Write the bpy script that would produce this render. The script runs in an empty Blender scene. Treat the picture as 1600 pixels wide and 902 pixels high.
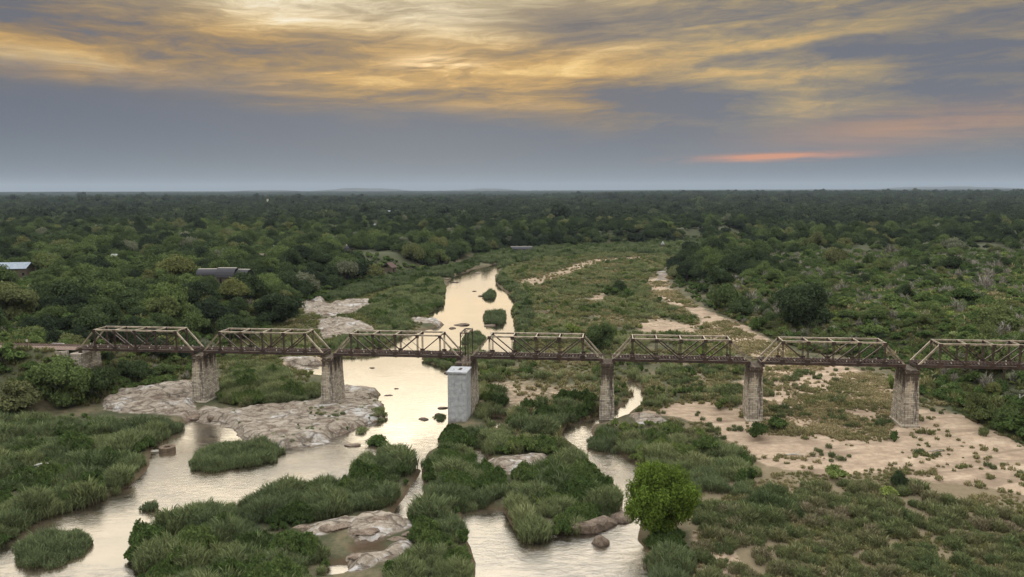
import bpy, math, random
import numpy as np
from mathutils import Matrix, Vector
C = bpy.context.scene.collection
SC = bpy.context.scene
R = math.radians
rng = np.random.default_rng(11)
random.seed(5)

# ------------------------------------------------------------------ camera
F_PX, PITCH, ROLL, CAMZ = 1244.0, R(7.011), -0.0021, 52.3
cam = bpy.data.cameras.new('camera'); co = bpy.data.objects.new('camera', cam); C.objects.link(co)
cam.sensor_width = 36; cam.lens = F_PX / 1600 * 36; cam.clip_start = 0.5; cam.clip_end = 120000
co.matrix_world = Matrix.Translation((0, 0, CAMZ)) @ Matrix.Rotation(math.pi/2 - PITCH, 4, 'X') @ Matrix.Rotation(ROLL, 4, 'Z')
SC.camera = co
SC.view_settings.view_transform = 'Standard'; SC.view_settings.look = 'None'
SC.view_settings.exposure = 0.0; SC.view_settings.gamma = 1.0
SC.cycles.max_bounces = 6; SC.cycles.diffuse_bounces = 3; SC.cycles.glossy_bounces = 3
SC.cycles.transmission_bounces = 2; SC.cycles.volume_bounces = 0; SC.cycles.transparent_max_bounces = 8
SC.cycles.use_denoising = True

# ------------------------------------------------------------------ node helpers
def lin(r, g, b):
    f = lambda c: (c/255/12.92) if c/255 <= 0.04045 else ((c/255+0.055)/1.055)**2.4
    return (f(r), f(g), f(b))
class S:
    """a node socket with arithmetic"""
    def __init__(s, nt, sock): s.nt, s.s = nt, sock
    def _m(s, op, *a):
        n = s.nt.nodes.new('ShaderNodeMath'); n.operation = op
        for i, v in enumerate((s,) + a):
            if isinstance(v, S): s.nt.links.new(v.s, n.inputs[i])
            else: n.inputs[i].default_value = v
        return S(s.nt, n.outputs[0])
    def __add__(s, o): return s._m('ADD', o)
    __radd__ = __add__
    def __mul__(s, o): return s._m('MULTIPLY', o)
    __rmul__ = __mul__
    def __sub__(s, o): return s._m('SUBTRACT', o)
    def __rsub__(s, o): return (s * -1.0) + o
    def __truediv__(s, o): return s._m('DIVIDE', o)
    def clamp(s): return s._m('MINIMUM', 1.0)._m('MAXIMUM', 0.0)
    def f(s, op, *a): return s._m(op, *a)
def smooth(x, a, b):
    n = x.nt.nodes.new('ShaderNodeMapRange'); n.interpolation_type = 'SMOOTHSTEP'
    x.nt.links.new(x.s, n.inputs['Value'])
    for k, v in (('From Min', a), ('From Max', b)):
        if isinstance(v, S): x.nt.links.new(v.s, n.inputs[k])
        else: n.inputs[k].default_value = v
    return S(x.nt, n.outputs['Result'])
def setin(nt, sock, v):
    if isinstance(v, S): nt.links.new(v.s, sock)
    elif isinstance(v, tuple) and len(v) == 3 and sock.type == 'RGBA': sock.default_value = (*v, 1)
    else: sock.default_value = v
def mixc(nt, f, a, b, mode='MIX'):
    n = nt.nodes.new('ShaderNodeMix'); n.data_type = 'RGBA'; n.blend_type = mode; n.clamp_factor = True
    setin(nt, n.inputs[0], f); setin(nt, n.inputs[6], a); setin(nt, n.inputs[7], b)
    return S(nt, n.outputs[2])
def ramp(nt, f, stops):
    n = nt.nodes.new('ShaderNodeValToRGB'); e = n.color_ramp.elements
    while len(e) < len(stops): e.new(0.5)
    for k, (p, c) in enumerate(stops): e[k].position = p; e[k].color = (*c, 1)
    setin(nt, n.inputs[0], f); return S(nt, n.outputs[0])
def comb(nt, x, y, z=0.0):
    n = nt.nodes.new('ShaderNodeCombineXYZ')
    for i, v in enumerate((x, y, z)): setin(nt, n.inputs[i], v)
    return S(nt, n.outputs[0])
def noise(nt, vec, scale, detail=4.0, rough=0.55, dist=0.0, w=None):
    n = nt.nodes.new('ShaderNodeTexNoise')
    if w is not None: n.noise_dimensions = '4D'; n.inputs['W'].default_value = w
    if vec is not None: setin(nt, n.inputs['Vector'], vec)
    n.inputs['Scale'].default_value = scale; n.inputs['Detail'].default_value = detail
    n.inputs['Roughness'].default_value = rough; n.inputs['Distortion'].default_value = dist
    return S(nt, n.outputs[0])
def newmat(name):
    m = bpy.data.materials.new(name); m.use_nodes = True; nt = m.node_tree; nt.nodes.clear()
    return m, nt, nt.nodes.new('ShaderNodeOutputMaterial')
def geo(nt, out='Position'):
    n = nt.nodes.new('ShaderNodeNewGeometry'); return S(nt, n.outputs[out])
def objc(nt):
    n = nt.nodes.new('ShaderNodeTexCoord'); return S(nt, n.outputs['Object'])
def sep(v):
    n = v.nt.nodes.new('ShaderNodeSeparateXYZ'); v.nt.links.new(v.s, n.inputs[0]); return [S(v.nt, o) for o in n.outputs]
def bumped(nt, h, strength, dist):
    n = nt.nodes.new('ShaderNodeBump'); n.inputs['Strength'].default_value = strength; n.inputs['Distance'].default_value = dist
    setin(nt, n.inputs['Height'], h); return S(nt, n.outputs[0])
def principled(nt, out, col, rough=0.8, spec=0.3, metal=0.0, normal=None):
    n = nt.nodes.new('ShaderNodeBsdfPrincipled')
    setin(nt, n.inputs['Base Color'], col); setin(nt, n.inputs['Roughness'], rough)
    n.inputs['Specular IOR Level'].default_value = spec; setin(nt, n.inputs['Metallic'], metal)
    if normal is not None: setin(nt, n.inputs['Normal'], normal)
    nt.links.new(n.outputs[0], out.inputs['Surface']); return n

# ------------------------------------------------------------------ sky and sun
SUN_AZ, SUN_EL = -6.0, 20.0
world = bpy.data.worlds.new('World'); SC.world = world; world.use_nodes = True
nt = world.node_tree; nt.nodes.clear()
wo = nt.nodes.new('ShaderNodeOutputWorld'); bg = nt.nodes.new('ShaderNodeBackground')
sky = nt.nodes.new('ShaderNodeTexSky'); sky.sky_type = 'NISHITA'; sky.sun_disc = False
sky.sun_elevation = R(SUN_EL); sky.sun_rotation = R(SUN_AZ); sky.altitude = 300; sky.dust_density = 2.0
tc = nt.nodes.new('ShaderNodeTexCoord')
dx, dy, dz = sep(S(nt, tc.outputs['Generated']))
A = dx.f('ARCTAN2', dy) * 57.2958
E = dz.f('MINIMUM', 1.0).f('MAXIMUM', -1.0).f('ARCSINE') * 57.2958
def blob(a0, e0, sa, se, tilt=0.0):
    p = (A - a0) / sa; q = (E - e0 - (A - a0) * tilt) / se
    return ((p * p + q * q) * -1.0).f('EXPONENT')
warp = noise(nt, comb(nt, A * 0.03, E * 0.12, 3.0), 1.0, 5, 0.6)
warp2 = noise(nt, comb(nt, A * 0.03 + 7.0, E * 0.12, 9.0), 1.0, 5, 0.6)
sx = A * 0.045 + warp * 1.5; sy = E * 0.20 - A * 0.006 + warp2 * 1.7
streak = noise(nt, comb(nt, sx, sy, 1.7), 1.25, 9, 0.6, 0.35)
fine = noise(nt, comb(nt, A * 0.10 + warp * 2.2, E * 0.75 - A*0.03 + warp2 * 3.0, 5.0), 1.5, 8, 0.65, 0.6)
wisp = noise(nt, comb(nt, A * 0.05 + warp * 1.0, E * 1.1 + A * 0.035 + warp2 * 1.5, 12.0), 1.3, 7, 0.62, 0.3)
base = ramp(nt, E / 30.0, [(0.0, lin(92,101,110)), (0.04, lin(100,109,120)), (0.13, lin(96,103,117)), (0.21, lin(96,100,113)),
                           (0.30, lin(112,108,112)), (0.48, lin(140,130,114))])
tex = noise(nt, comb(nt, A * 0.30 + warp * 5.0, E * 1.5 - A*0.10 + warp2 * 6.0, 21.0), 1.6, 6, 0.7, 1.0)
cv = (streak * 0.66 + fine * 0.36 + wisp * 0.16 + tex * 0.14 - 0.66) * 1.15 + 0.485
cv = cv + blob(-4.0, 8.3, 8.5, 1.6, 0.03) * 0.17 + blob(-15, 7.4, 9, 1.6) * 0.05 + blob(-18.5, 12.4, 5.0, 1.5, -0.12) * 0.22 + blob(-8, 12.6, 8, 1.8, -0.06) * 0.14 + blob(-1.5, 10.4, 5, 0.7, -0.10) * 0.12
cv = cv + blob(18, 9.6, 12, 0.45, 0.11) * 0.13 + blob(17, 7.8, 9, 0.8, 0.0) * 0.11 + blob(19.5, 5.1, 4.0, 0.9) * 0.14 + blob(-31, 8.0, 6, 0.9, -0.05) * 0.10 + blob(23, 7.4, 3.0, 0.7) * 0.10
cv = cv - blob(10.5, 6.5, 6.5, 1.1, -0.06) * 0.17 - blob(4, 11.2, 5, 1.3) * 0.12 - blob(28, 6.0, 7, 2.4) * 0.09 - blob(-22, 8.3, 9, 1.0, -0.08) * 0.06 - blob(-33, 10.6, 3.5, 0.7) * 0.11 - blob(15.5, 8.9, 4, 0.5, .05) * .08
warm = ramp(nt, cv, [(0.36, lin(100,101,110)), (0.44, lin(130,112,94)), (0.52, lin(162,132,86)), (0.61, lin(200,158,90)), (0.72, lin(244,204,128)), (0.83, lin(255,240,200))])
hi = ramp(nt, cv, [(0.36, lin(112,105,102)), (0.45, lin(138,125,108)), (0.54, lin(158,141,114)), (0.63, lin(188,170,136)), (0.74, lin(232,214,178)), (0.85, lin(255,248,230))])
cool = ramp(nt, cv, [(0.36, lin(104,106,116)), (0.45, lin(128,120,112)), (0.54, lin(160,142,110)), (0.63, lin(200,166,108)), (0.74, lin(230,192,124)), (0.85, lin(250,228,180))])
gold = mixc(nt, smooth(E + A * 0.04, 8.6, 12.0), warm, hi)
gold = mixc(nt, smooth(A, 3.0, 16.0), gold, cool)
elow = 5.0 - A * 0.055 + (warp - 0.5) * 7.0 + (streak - 0.5) * 7.0
cover = smooth(E - elow, -1.2, 1.9)
col = mixc(nt, cover, base, gold)
col = mixc(nt, (blob(27, 4.0, 9, 1.0, 0.07) * smooth(streak + wisp, 0.6, 1.1) * 0.8).clamp(), col, lin(186,140,104))
col = mixc(nt, (blob(18.3, 2.2, 5.0, 0.26, 0.02) * smooth(wisp + fine, 0.7, 1.15) * 1.3 + blob(17.5, 2.25, 2.2, 0.15, 0.03) * 0.6).clamp(), col, lin(220,140,88))
col = mixc(nt, (blob(-4.8, 8.7, 2.8, 0.55) * smooth(fine + wisp, 0.8, 1.15)).clamp() , col, (1.35, 1.0, 0.55))
# thin bright cloud deck above the frame: it lights the valley and is what the water mirrors
deck = noise(nt, comb(nt, A * 0.03, E * 0.06, 2.0), 1.6, 5, 0.55)
bright = smooth(E, 13.8, 17.0) * blob(-6, 15.5, 17, 5.5)
col = mixc(nt, smooth(E, 13.2, 17.5), col, mixc(nt, deck, (0.78, 0.70, 0.56), (1.15, 1.04, 0.86)))
upper = mixc(nt, deck, (1.62, 1.65, 1.68), (2.2, 2.2, 2.15))
col = mixc(nt, smooth(E, 22, 42), col, upper)
gain = mixc(nt, 1.0, (1, 1, 1), (1, 1, 1))
addb = nt.nodes.new('ShaderNodeVectorMath'); addb.operation = 'SCALE'
addb.inputs[0].default_value = (2.7, 2.35, 1.75); nt.links.new((bright).s, addb.inputs['Scale'])
sumv = nt.nodes.new('ShaderNodeVectorMath'); sumv.operation = 'ADD'
nt.links.new(col.s, sumv.inputs[0]); nt.links.new(addb.outputs[0], sumv.inputs[1])
clouds = nt.nodes.new('ShaderNodeVectorMath'); clouds.operation = 'SCALE'; clouds.inputs['Scale'].default_value = 10.0
nt.links.new(sumv.outputs[0], clouds.inputs[0])
fin = mixc(nt, 0.985, S(nt, sky.outputs[0]), S(nt, clouds.outputs[0]))
nt.links.new(fin.s, bg.inputs['Color']); bg.inputs['Strength'].default_value = 0.1
nt.links.new(bg.outputs[0], wo.inputs['Surface'])

sl = bpy.data.lights.new('sun', 'SUN'); sl.energy = 1.0; sl.angle = R(60); sl.color = (1.0, 0.86, 0.66)
so = bpy.data.objects.new('sun', sl); C.objects.link(so)
sd = Vector((math.sin(R(SUN_AZ))*math.cos(R(SUN_EL)), math.cos(R(SUN_AZ))*math.cos(R(SUN_EL)), math.sin(R(SUN_EL))))
so.rotation_euler = sd.to_track_quat('Z', 'Y').to_euler()

# ------------------------------------------------------------------ geometry helpers
def pix(u, v, z=0.0):
    """where the photograph's line of sight meets the level z"""
    a, b = u - 800, v - 451; c, s = math.cos(-ROLL), math.sin(-ROLL)
    a, b = (a*c - b*s) / F_PX, (a*s + b*c) / F_PX
    dyy, dzz = math.cos(PITCH) - b*math.sin(PITCH), -(math.sin(PITCH) + b*math.cos(PITCH))
    t = (z - CAMZ) / dzz
    return np.array((a*t, dyy*t))
def polyw(pts, z=0.0): return np.array([pix(u, v, z) for u, v in pts])
def project(x, y, z):
    z = z - CAMZ; zc = y*math.cos(PITCH) - z*math.sin(PITCH); yc = y*math.sin(PITCH) + z*math.cos(PITCH)
    a, b = x/zc*F_PX, -yc/zc*F_PX; c, s = math.cos(ROLL), math.sin(ROLL)
    return 800 + a*c - b*s, 451 + a*s + b*c
def sdf(poly, x, y):
    """signed distance, positive inside"""
    x = np.asarray(x, float); y = np.asarray(y, float); d = np.full(x.shape, 1e18); ins = np.zeros(x.shape, bool)
    n = len(poly)
    for i in range(n):
        ax, ay = poly[i]; bx, by = poly[(i+1) % n]; ex, ey = bx-ax, by-ay
        t = np.clip(((x-ax)*ex + (y-ay)*ey) / (ex*ex + ey*ey + 1e-12), 0, 1)
        d = np.minimum(d, (x-ax-t*ex)**2 + (y-ay-t*ey)**2)
        if ay != by:
            ins ^= ((ay > y) != (by > y)) & (x < ex*(y-ay)/(ey) + ax)
    d = np.sqrt(d); return np.where(ins, d, -d)
def sdf_box(poly, x, y, pad):
    """sdf, computed only near the polygon"""
    out = np.full(np.shape(x), -1e3); lo = poly.min(0)-pad; hi = poly.max(0)+pad
    m = (x > lo[0]) & (x < hi[0]) & (y > lo[1]) & (y < hi[1])
    if m.any(): out[m] = sdf(poly, x[m], y[m])
    return out
def _h(i, j, seed):
    n = (i.astype(np.int64)*374761393 + j.astype(np.int64)*668265263 + seed*1442695041) & 0x7fffffff
    n = ((n ^ (n >> 13)) * 1274126177) & 0x7fffffff
    return ((n ^ (n >> 16)) & 0xffff) / 65535.0
def vn(x, y, s, seed=0):
    x = np.asarray(x)/s; y = np.asarray(y)/s; i = np.floor(x); j = np.floor(y); fx = x-i; fy = y-j
    fx = fx*fx*(3-2*fx); fy = fy*fy*(3-2*fy)
    return ((_h(i,j,seed)*(1-fx) + _h(i+1,j,seed)*fx)*(1-fy) + (_h(i,j+1,seed)*(1-fx) + _h(i+1,j+1,seed)*fx)*fy)
def fbm(x, y, s, seed=0, o=4):
    r = 0; a = 0.5; t = 0
    for k in range(o): r = r + a*vn(x, y, s/2**k, seed+k*17); t += a; a *= 0.55
    return r/t
def ss(x, a, b):
    t = np.clip((x-a)/(b-a), 0, 1); return t*t*(3-2*t)
def mesh_np(name, V, F, mats=(), col=None, colname='tone', smooth_=False, midx=None):
    V = np.asarray(V, np.float32); F = np.asarray(F, np.int32)
    me = bpy.data.meshes.new(name); me.vertices.add(len(V)); me.vertices.foreach_set('co', V.ravel())
    k = F.shape[1]; me.loops.add(F.size); me.loops.foreach_set('vertex_index', F.ravel())
    me.polygons.add(len(F)); me.polygons.foreach_set('loop_start', np.arange(0, F.size, k, dtype=np.int32))
    if smooth_: me.polygons.foreach_set('use_smooth', np.ones(len(F), bool))
    for m in mats: me.materials.append(m)
    if midx is not None: me.polygons.foreach_set('material_index', np.asarray(midx, np.int32))
    if col is not None:
        a = me.color_attributes.new(colname, 'FLOAT_COLOR', 'POINT'); a.data.foreach_set('color', np.asarray(col, np.float32).ravel())
    me.update(calc_edges=True); me.validate(); return me
def link(name, me, parent=None, loc=None, rot=None):
    o = bpy.data.objects.new(name, me); C.objects.link(o)
    if parent is not None: o.parent = parent
    if loc is not None: o.location = loc
    if rot is not None: o.rotation_euler = rot
    return o
def tag(o, label=None, cat=None, group=None, kind=None):
    if label: o['label'] = label
    if cat: o['category'] = cat
    if group: o['group'] = group
    if kind: o['kind'] = kind
    return o
def empty(name, loc, rot=(0,0,0)):
    o = bpy.data.objects.new(name, None); C.objects.link(o); o.location = loc; o.rotation_euler = rot; o.empty_display_size = 0.5; return o
BF = [(0,3,2,1),(4,5,6,7),(0,1,5,4),(1,2,6,5),(2,3,7,6),(3,0,4,7)]
class MB:
    def __init__(s): s.v = []; s.f = []
    def hexa(s, pts):
        k = len(s.v); s.v += [tuple(p) for p in pts]; s.f += [tuple(k+i for i in f) for f in BF]; return s
    def box(s, a, b):
        x0,y0,z0 = a; x1,y1,z1 = b
        return s.hexa([(x0,y0,z0),(x1,y0,z0),(x1,y1,z0),(x0,y1,z0),(x0,y0,z1),(x1,y0,z1),(x1,y1,z1),(x0,y1,z1)])
    def beam(s, p, q, w, h, up=(0,0,1)):
        p = Vector(p); q = Vector(q); d = (q-p).normalized(); up = Vector(up)
        if abs(d.dot(up)) > 0.97: up = Vector((0,1,0))
        a = d.cross(up).normalized()*w/2; b = a.cross(d).normalized()*h/2
        return s.hexa([p-a-b, p+a-b, q+a-b, q-a-b, p-a+b, p+a+b, q+a+b, q-a+b])
    def tube(s, pts, rad, n=7, cap=True):
        rings = []
        for i, p in enumerate(pts):
            p = Vector(p); d = (Vector(pts[min(i+1, len(pts)-1)]) - Vector(pts[max(i-1, 0)])).normalized()
            a = d.cross(Vector((0.13, 0.97, 0.21))).normalized(); b = d.cross(a)
            k = len(s.v); r = rad[i]
            for j in range(n):
                t = 2*math.pi*j/n; s.v.append(tuple(p + a*math.cos(t)*r + b*math.sin(t)*r))
            rings.append(k)
        for k0, k1 in zip(rings, rings[1:]):
            for j in range(n): s.f.append((k0+j, k0+(j+1)%n, k1+(j+1)%n, k1+j))
        if cap: s.f.append(tuple(rings[-1]+j for j in range(n))); s.f.append(tuple(rings[0]+n-1-j for j in range(n)))
        return s
    def mesh(s, name, mat=None, sm=False):
        me = bpy.data.meshes.new(name); me.from_pydata(s.v, [], s.f)
        if mat: me.materials.append(mat)
        if sm: me.polygons.foreach_set('use_smooth', np.ones(len(me.polygons), bool))
        me.update(); return me
def part(name, mb, mat, parent=None, sm=False): return link(name, mb.mesh(name, mat, sm), parent)

# ------------------------------------------------------------------ layout of the valley (traced outlines, laid on the ground)
WATER = [polyw(p) for p in [
 [(783,411),(740,421),(708,433),(700,445),(691,461),(691,475),(675,488),(662,495),(684,500),(694,508),(674,514),(640,521),(612,535),(598,550),(560,556),(534,560),(528,606),
  (560,607),(590,609),(596,618),(578,626),(602,632),(603,655),(560,668),(536,680),(508,690),(472,695),(442,702),(410,700),(380,685),(365,668),(345,659),(300,656),(285,666),
  (262,681),(243,693),(240,712),(232,730),(220,745),(200,760),(175,774),(150,784),(110,797),(80,805),(50,815),(25,833),(6,850),(-30,862),(-90,1000),(216,1000),(212,880),(208,858),
  (226,842),(248,822),(278,818),(312,806),(342,796),(402,786),(430,770),(455,766),(500,760),(535,758),(552,738),(572,712),(640,710),(652,735),(644,766),(622,792),(612,814),(640,816),
  (652,790),(660,764),(660,722),(668,706),(690,695),(684,680),(698,664),(708,664),(704,580),(680,572),(655,562),(660,554),(700,548),(742,540),(765,554),(797,554),(803,520),(804,500),
  (797,488),(806,475),(797,462),(780,450),(772,436)],
 [(918,652),(890,660),(880,680),(903,698),(930,732),(962,760),(975,778),(968,800),(945,808),(900,830),(870,838),(824,845),(798,828),(784,800),(750,795),(722,802),(721,812),(732,847),
  (744,880),(750,1000),(1020,1000),(1011,880),(1000,858),(990,845),(1000,810),(1010,775),(1012,740),(990,722),(969,708),(945,702),(927,690),(921,675),(930,660),(940,650)],
 [(975,594),(990,596),(1005,612),(1000,632),(980,646),(955,657),(935,664),(915,658),(930,650),(958,644),(980,630),(988,615)],
 [(757,652),(780,652),(792,664),(786,672),(765,667)], [(740,697),(757,699),(762,724),(748,728)], [(556,862),(590,858),(596,872),(565,878)],
 [(512,886),(542,882),(545,897),(516,900)], [(452,572),(505,570),(503,588),(470,584)], [(264,625),(286,622),(290,631),(270,631)],
 [(848,490),(858,489),(860,497),(850,498)]]]
SAND = [(polyw(p, .7), w) for p, w in [
 ([(1048,423),(1019,435),(1010,446),(1022,463),(1060,478),(1090,492),(1096,510),(1110,530),(1150,545),(1180,560),(1250,568),(1240,552),(1205,532),(1180,518),(1140,500),(1100,484),(1065,466),(1045,448)], 0.85),
 ([(1190,572),(1290,568),(1340,576),(1395,600),(1400,635),(1440,640),(1500,652),(1560,686),(1600,702),(1700,740),(1700,800),(1600,776),(1520,764),(1450,752),(1400,738),(1330,742),(1260,737),(1200,732),(1160,704),(1130,684),(1090,655),(1035,652),(1050,632),(1100,628),(1150,640),(1170,620),(1150,600)], 0.86),
 ([(1290,572),(1340,580),(1392,606),(1396,622),(1340,616),(1300,596)], 1.0),
 ([(1000,648),(1060,630),(1120,632),(1170,650),(1172,676),(1120,668),(1060,655)], 1.0),
 ([(1125,665),(1160,680),(1230,690),(1320,698),(1370,695),(1390,680),(1386,650),(1400,650),(1404,685),(1395,706),(1360,716),(1280,712),(1200,714),(1160,702)], 1.0),
 ([(1404,660),(1440,672),(1470,700),(1540,716),(1600,722),(1600,712),(1520,700),(1470,680),(1440,655)], 1.0),
 ([(1440,640),(1500,650),(1545,670),(1600,700),(1660,720),(1660,736),(1590,722),(1530,700),(1470,672)], 1.0),
 ([(750,598),(820,590),(870,600),(905,598),(900,612),(860,625),(830,640),(800,650),(790,625),(760,612)], 0.55),
 ([(798,441),(850,428),(900,412),(930,405),(1040,399),(1100,396),(960,408),(905,425),(860,440),(835,452)], 0.6),
 ([(990,505),(1040,498),(1090,512),(1085,524),(1000,520)], 0.7), ([(920,462),(946,459),(950,467),(925,469)], 0.7),
 ([(1078,830),(1110,820),(1160,850),(1170,900),(1180,1000),(1080,1000),(1085,900)], 0.72),
 ([(495,760),(530,765),(525,790),(500,812),(470,812),(490,785)], 0.7),
 ([(1040,560),(1060,556),(1100,580),(1120,610),(1090,600)], 0.6), ([(440,560),(500,558),(500,574),(450,578)], 0.8),
 ([(60,536),(125,540),(122,556),(60,556),(-100,556),(-100,536)], 0.8)]]
ROCK = [(polyw(p, .6), h) for p, h in [
 ([(158,628),(180,620),(215,612),(240,608),(296,598),(304,640),(300,656),(262,652),(235,648),(190,647),(165,642)], 1.5),
 ([(300,656),(318,640),(345,644),(372,642),(420,638),(497,629),(508,616),(540,606),(590,610),(600,652),(562,667),(538,680),(508,691),(472,697),(442,705),(402,702),(355,668)], 0.9),
 ([(490,490),(520,476),(575,468),(582,480),(545,492),(505,498)], 1.6), ([(500,500),(545,499),(582,512),(584,520),(540,524),(505,534),(500,518)], 1.4),
 ([(436,561),(492,561),(503,574),(462,576)], 0.8), ([(641,499),(690,502),(693,509),(655,507)], 1.0), ([(462,470),(505,468),(515,485),(480,492)], 1.8),
 ([(560,812),(600,806),(634,812),(640,830),(600,846),(560,852),(545,836)], 1.3), ([(455,832),(520,818),(548,812),(552,826),(500,840)], 0.9),
 ([(545,872),(600,864),(640,850),(645,864),(600,886),(560,900),(540,896)], 1.0), ([(766,724),(785,718),(850,717),(845,730),(808,748),(788,742)], 1.0),
 ([(985,652),(1030,652),(1045,664),(1000,668)], 0.9), ([(1028,424),(1026,440),(1040,438),(1044,424)], 0.2)]]
PATCH = []  # short green grass
PATCH.append(polyw([(1520,700),(1580,740),(1620,780),(1640,800),(1540,760),(1500,725)], .7))
PATCH.append(polyw([(1440,615),(1560,640),(1700,700),(1750,760),(1600,700),(1500,650)], .7))
BED = polyw([(-500,700),(-100,648),(40,644),(150,632),(190,616),(250,604),(300,590),(345,560),(400,522),(470,484),(500,464),(600,436),(690,418),(745,403),(790,394),(850,388),(950,384),(1100,379),(1250,366),(1420,358),
  (1430,364),(1330,372),(1230,382),(1150,388),(1062,405),(1045,425),(1062,450),(1102,478),(1145,496),(1205,526),(1262,548),(1380,570),(1425,598),(1445,618),(1505,640),(1562,672),(1625,700),(1760,756),(2100,860),(2400,1100),(-900,1100)], .5)

YAW, D0, X0, SL, GAP, MID, TW, TH, GR = -0.1275, 181.42, -108.92, 30.48, 2.457, 0.357, 4.85, 4.92, 0.004697
ZB = CAMZ - 38.524
bd = np.array((math.cos(YAW), math.sin(YAW))); bn = np.array((-math.sin(YAW), math.cos(YAW)))
def B(s, n, z=0): return (bd[0]*s + bn[0]*n, D0 + bd[1]*s + bn[1]*n, ZB + GR*s + z)
def span_s(i): return X0 + i*(SL+GAP) + (MID if i >= 3 else 0)

def fields(x, y):
    w = np.full(x.shape, -1e3)
    jit = (fbm(x, y, 9, 3, 4)-.5)*3.0 * np.clip(y/180, .6, 2)
    for p in WATER: w = np.maximum(w, sdf_box(p, x, y, 12))
    w = w + np.where(w > -12, jit*0.55, 0)
    sand = np.zeros(x.shape)
    for p, k in SAND: sand = np.maximum(sand, k*ss(sdf_box(p, x, y, 14) + jit*1.5, -3.4*np.clip(y/200, .7, 2), 2.6*np.clip(y/200, .7, 2)))
    rk = np.zeros(x.shape); rh = np.zeros(x.shape)
    for p, h in ROCK:
        t = ss(sdf_box(p, x, y, 6) + jit*0.6, -1.2, 1.0); rk = np.maximum(rk, t); rh = np.maximum(rh, t*h)
    gp = np.zeros(x.shape)
    for p in PATCH: gp = np.maximum(gp, ss(sdf_box(p, x, y, 6) + jit, -1.5, 1.5))
    bed = sdf_box(BED, x, y, 140)
    return w, sand, rk, rh, gp, bed
def height(x, y, fl=None):
    x = np.asarray(x, float); y = np.asarray(y, float)
    w, sand, rk, rh, gp, bed = fl if fl is not None else fields(x, y)
    far = np.hypot(x, y)
    t = ss(-bed + (fbm(x, y, 40, 8)-.5)*10, -1, 34)
    right = ss(x - 0.28*y, -20, 40) * ss(y, 60, 140)
    plat = np.where(right > 0.5, 9.0, 10.5)
    h = 0.75 + (fbm(x, y, 14, 21)-.45)*0.9 + (fbm(x, y, 3.5, 27, 3)-.5)*0.25
    h = h + t*(plat + (fbm(x, y, 130, 5)-.5)*5)
    h = h + 26*ss(far, 1800, 14000) + (fbm(x, y, 900, 31)-.5)*16*ss(far, 900, 3000)
    az = x/np.maximum(y, 1)
    h = h + 23*np.exp(-((far-5200)/1900)**2)*ss(az, -0.02, 0.22) + 14*ss(far, 9000, 16000)*ss(az, -0.1, 0.3)
    h = h + rh*(0.25 + 0.75*fbm(x, y, 6, 41, 5)) * (0.7 + 0.6*np.abs(fbm(x + y*0.4, y*2.2, 3.2, 44, 3)-.5)*2)
    wt = ss(w, -1.7, 1.2)
    h = h*(1-wt) + wt*(-0.85)
    # railway embankment on the left bank, and the cutting's rise on the right
    s = (x)*bd[0] + (y-D0)*bd[1]; n = x*bn[0] + (y-D0)*bn[1]
    emb = ZB + GR*s - 0.15
    lat = np.maximum(np.abs(n - TW/2) - 4.2, 0)
    e = emb - lat*0.62
    es = ss(-(s - X0), -1.0, 6.0)
    h = np.where((s < X0+8) & (s > -900), np.maximum(h, e*es + h*(1-es)), h)
    # keep the woods beside the track below the rails
    return h

# ------------------------------------------------------------------ materials
def m_ground():
    m, nt, out = newmat('valley_ground')
    P = geo(nt); at = nt.nodes.new('ShaderNodeAttribute'); at.attribute_name = 'tone'
    sp = nt.nodes.new('ShaderNodeSeparateColor'); nt.links.new(at.outputs['Color'], sp.inputs[0])
    sand, rock, lush = [S(nt, o) for o in sp.outputs]; wet = S(nt, at.outputs['Alpha'])
    n1 = noise(nt, P, 0.09, 6, 0.65); n2 = noise(nt, P, 0.8, 6, 0.7); n3 = noise(nt, P, 5.0, 4, 0.7)
    dry = mixc(nt, n2, lin(100,90,70), lin(146,132,108))
    green = mixc(nt, n2, lin(54,60,42), lin(84,86,62))
    g = smooth(lush + (n1 - 0.5)*1.3 + (n2-0.5)*0.8, 0.25, 0.75)
    c = mixc(nt, g, dry, green)
    sandc = mixc(nt, smooth(n2*0.6 + n3*0.4, 0.3, 0.7), lin(150,131,112), lin(196,174,150))
    gx, gy, gz = sep(P); runs = noise(nt, comb(nt, gx*0.05+gy*0.02, gy*0.22-gx*0.05, 2.0), 1.0, 6, 0.65, 0.8)
    sandc = mixc(nt, smooth(runs, 0.50, 0.62)*0.6, sandc, lin(128,112,96)); sandc = mixc(nt, smooth(runs, 0.44, 0.36)*0.5, sandc, lin(206,188,164))
    sandc = mixc(nt, smooth(n1, 0.45, 0.7)*0.6, sandc, lin(122,104,88))
    c = mixc(nt, smooth(sand + (n1-0.5)*1.3 + (n2-0.5)*1.0, 0.36, 0.72), c, sandc)
    sx, sy, sz = sep(P)
    rn = noise(nt, comb(nt, sx*0.35 + sy*0.1, sy*1.1 - sx*0.12, sz*2.0), 1.2, 8, 0.7, 0.6)
    rl = noise(nt, P, 0.13, 5, 0.6, 0.4); rc = mixc(nt, smooth(rn*0.5 + rl*0.5, 0.40, 0.60), lin(104,92,80), lin(164,154,142)); rc = mixc(nt, smooth(rl*0.6+rn*0.4, 0.54, 0.62)*0.8, rc, lin(186,186,188))
    rc = mixc(nt, smooth(n3*0.5 + rn*0.5, 0.36, 0.46), lin(84,68,62), rc)
    c = mixc(nt, smooth(rock + (n2-0.5)*0.5, 0.35, 0.6), c, rc)
    c = mixc(nt, wet, c, lin(92,74,58))
    b = bumped(nt, n2*0.5 + n3*0.25 + rn*rock, 0.8, 0.35)
    principled(nt, out, c, 0.9, 0.15, 0, b); return m
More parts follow.
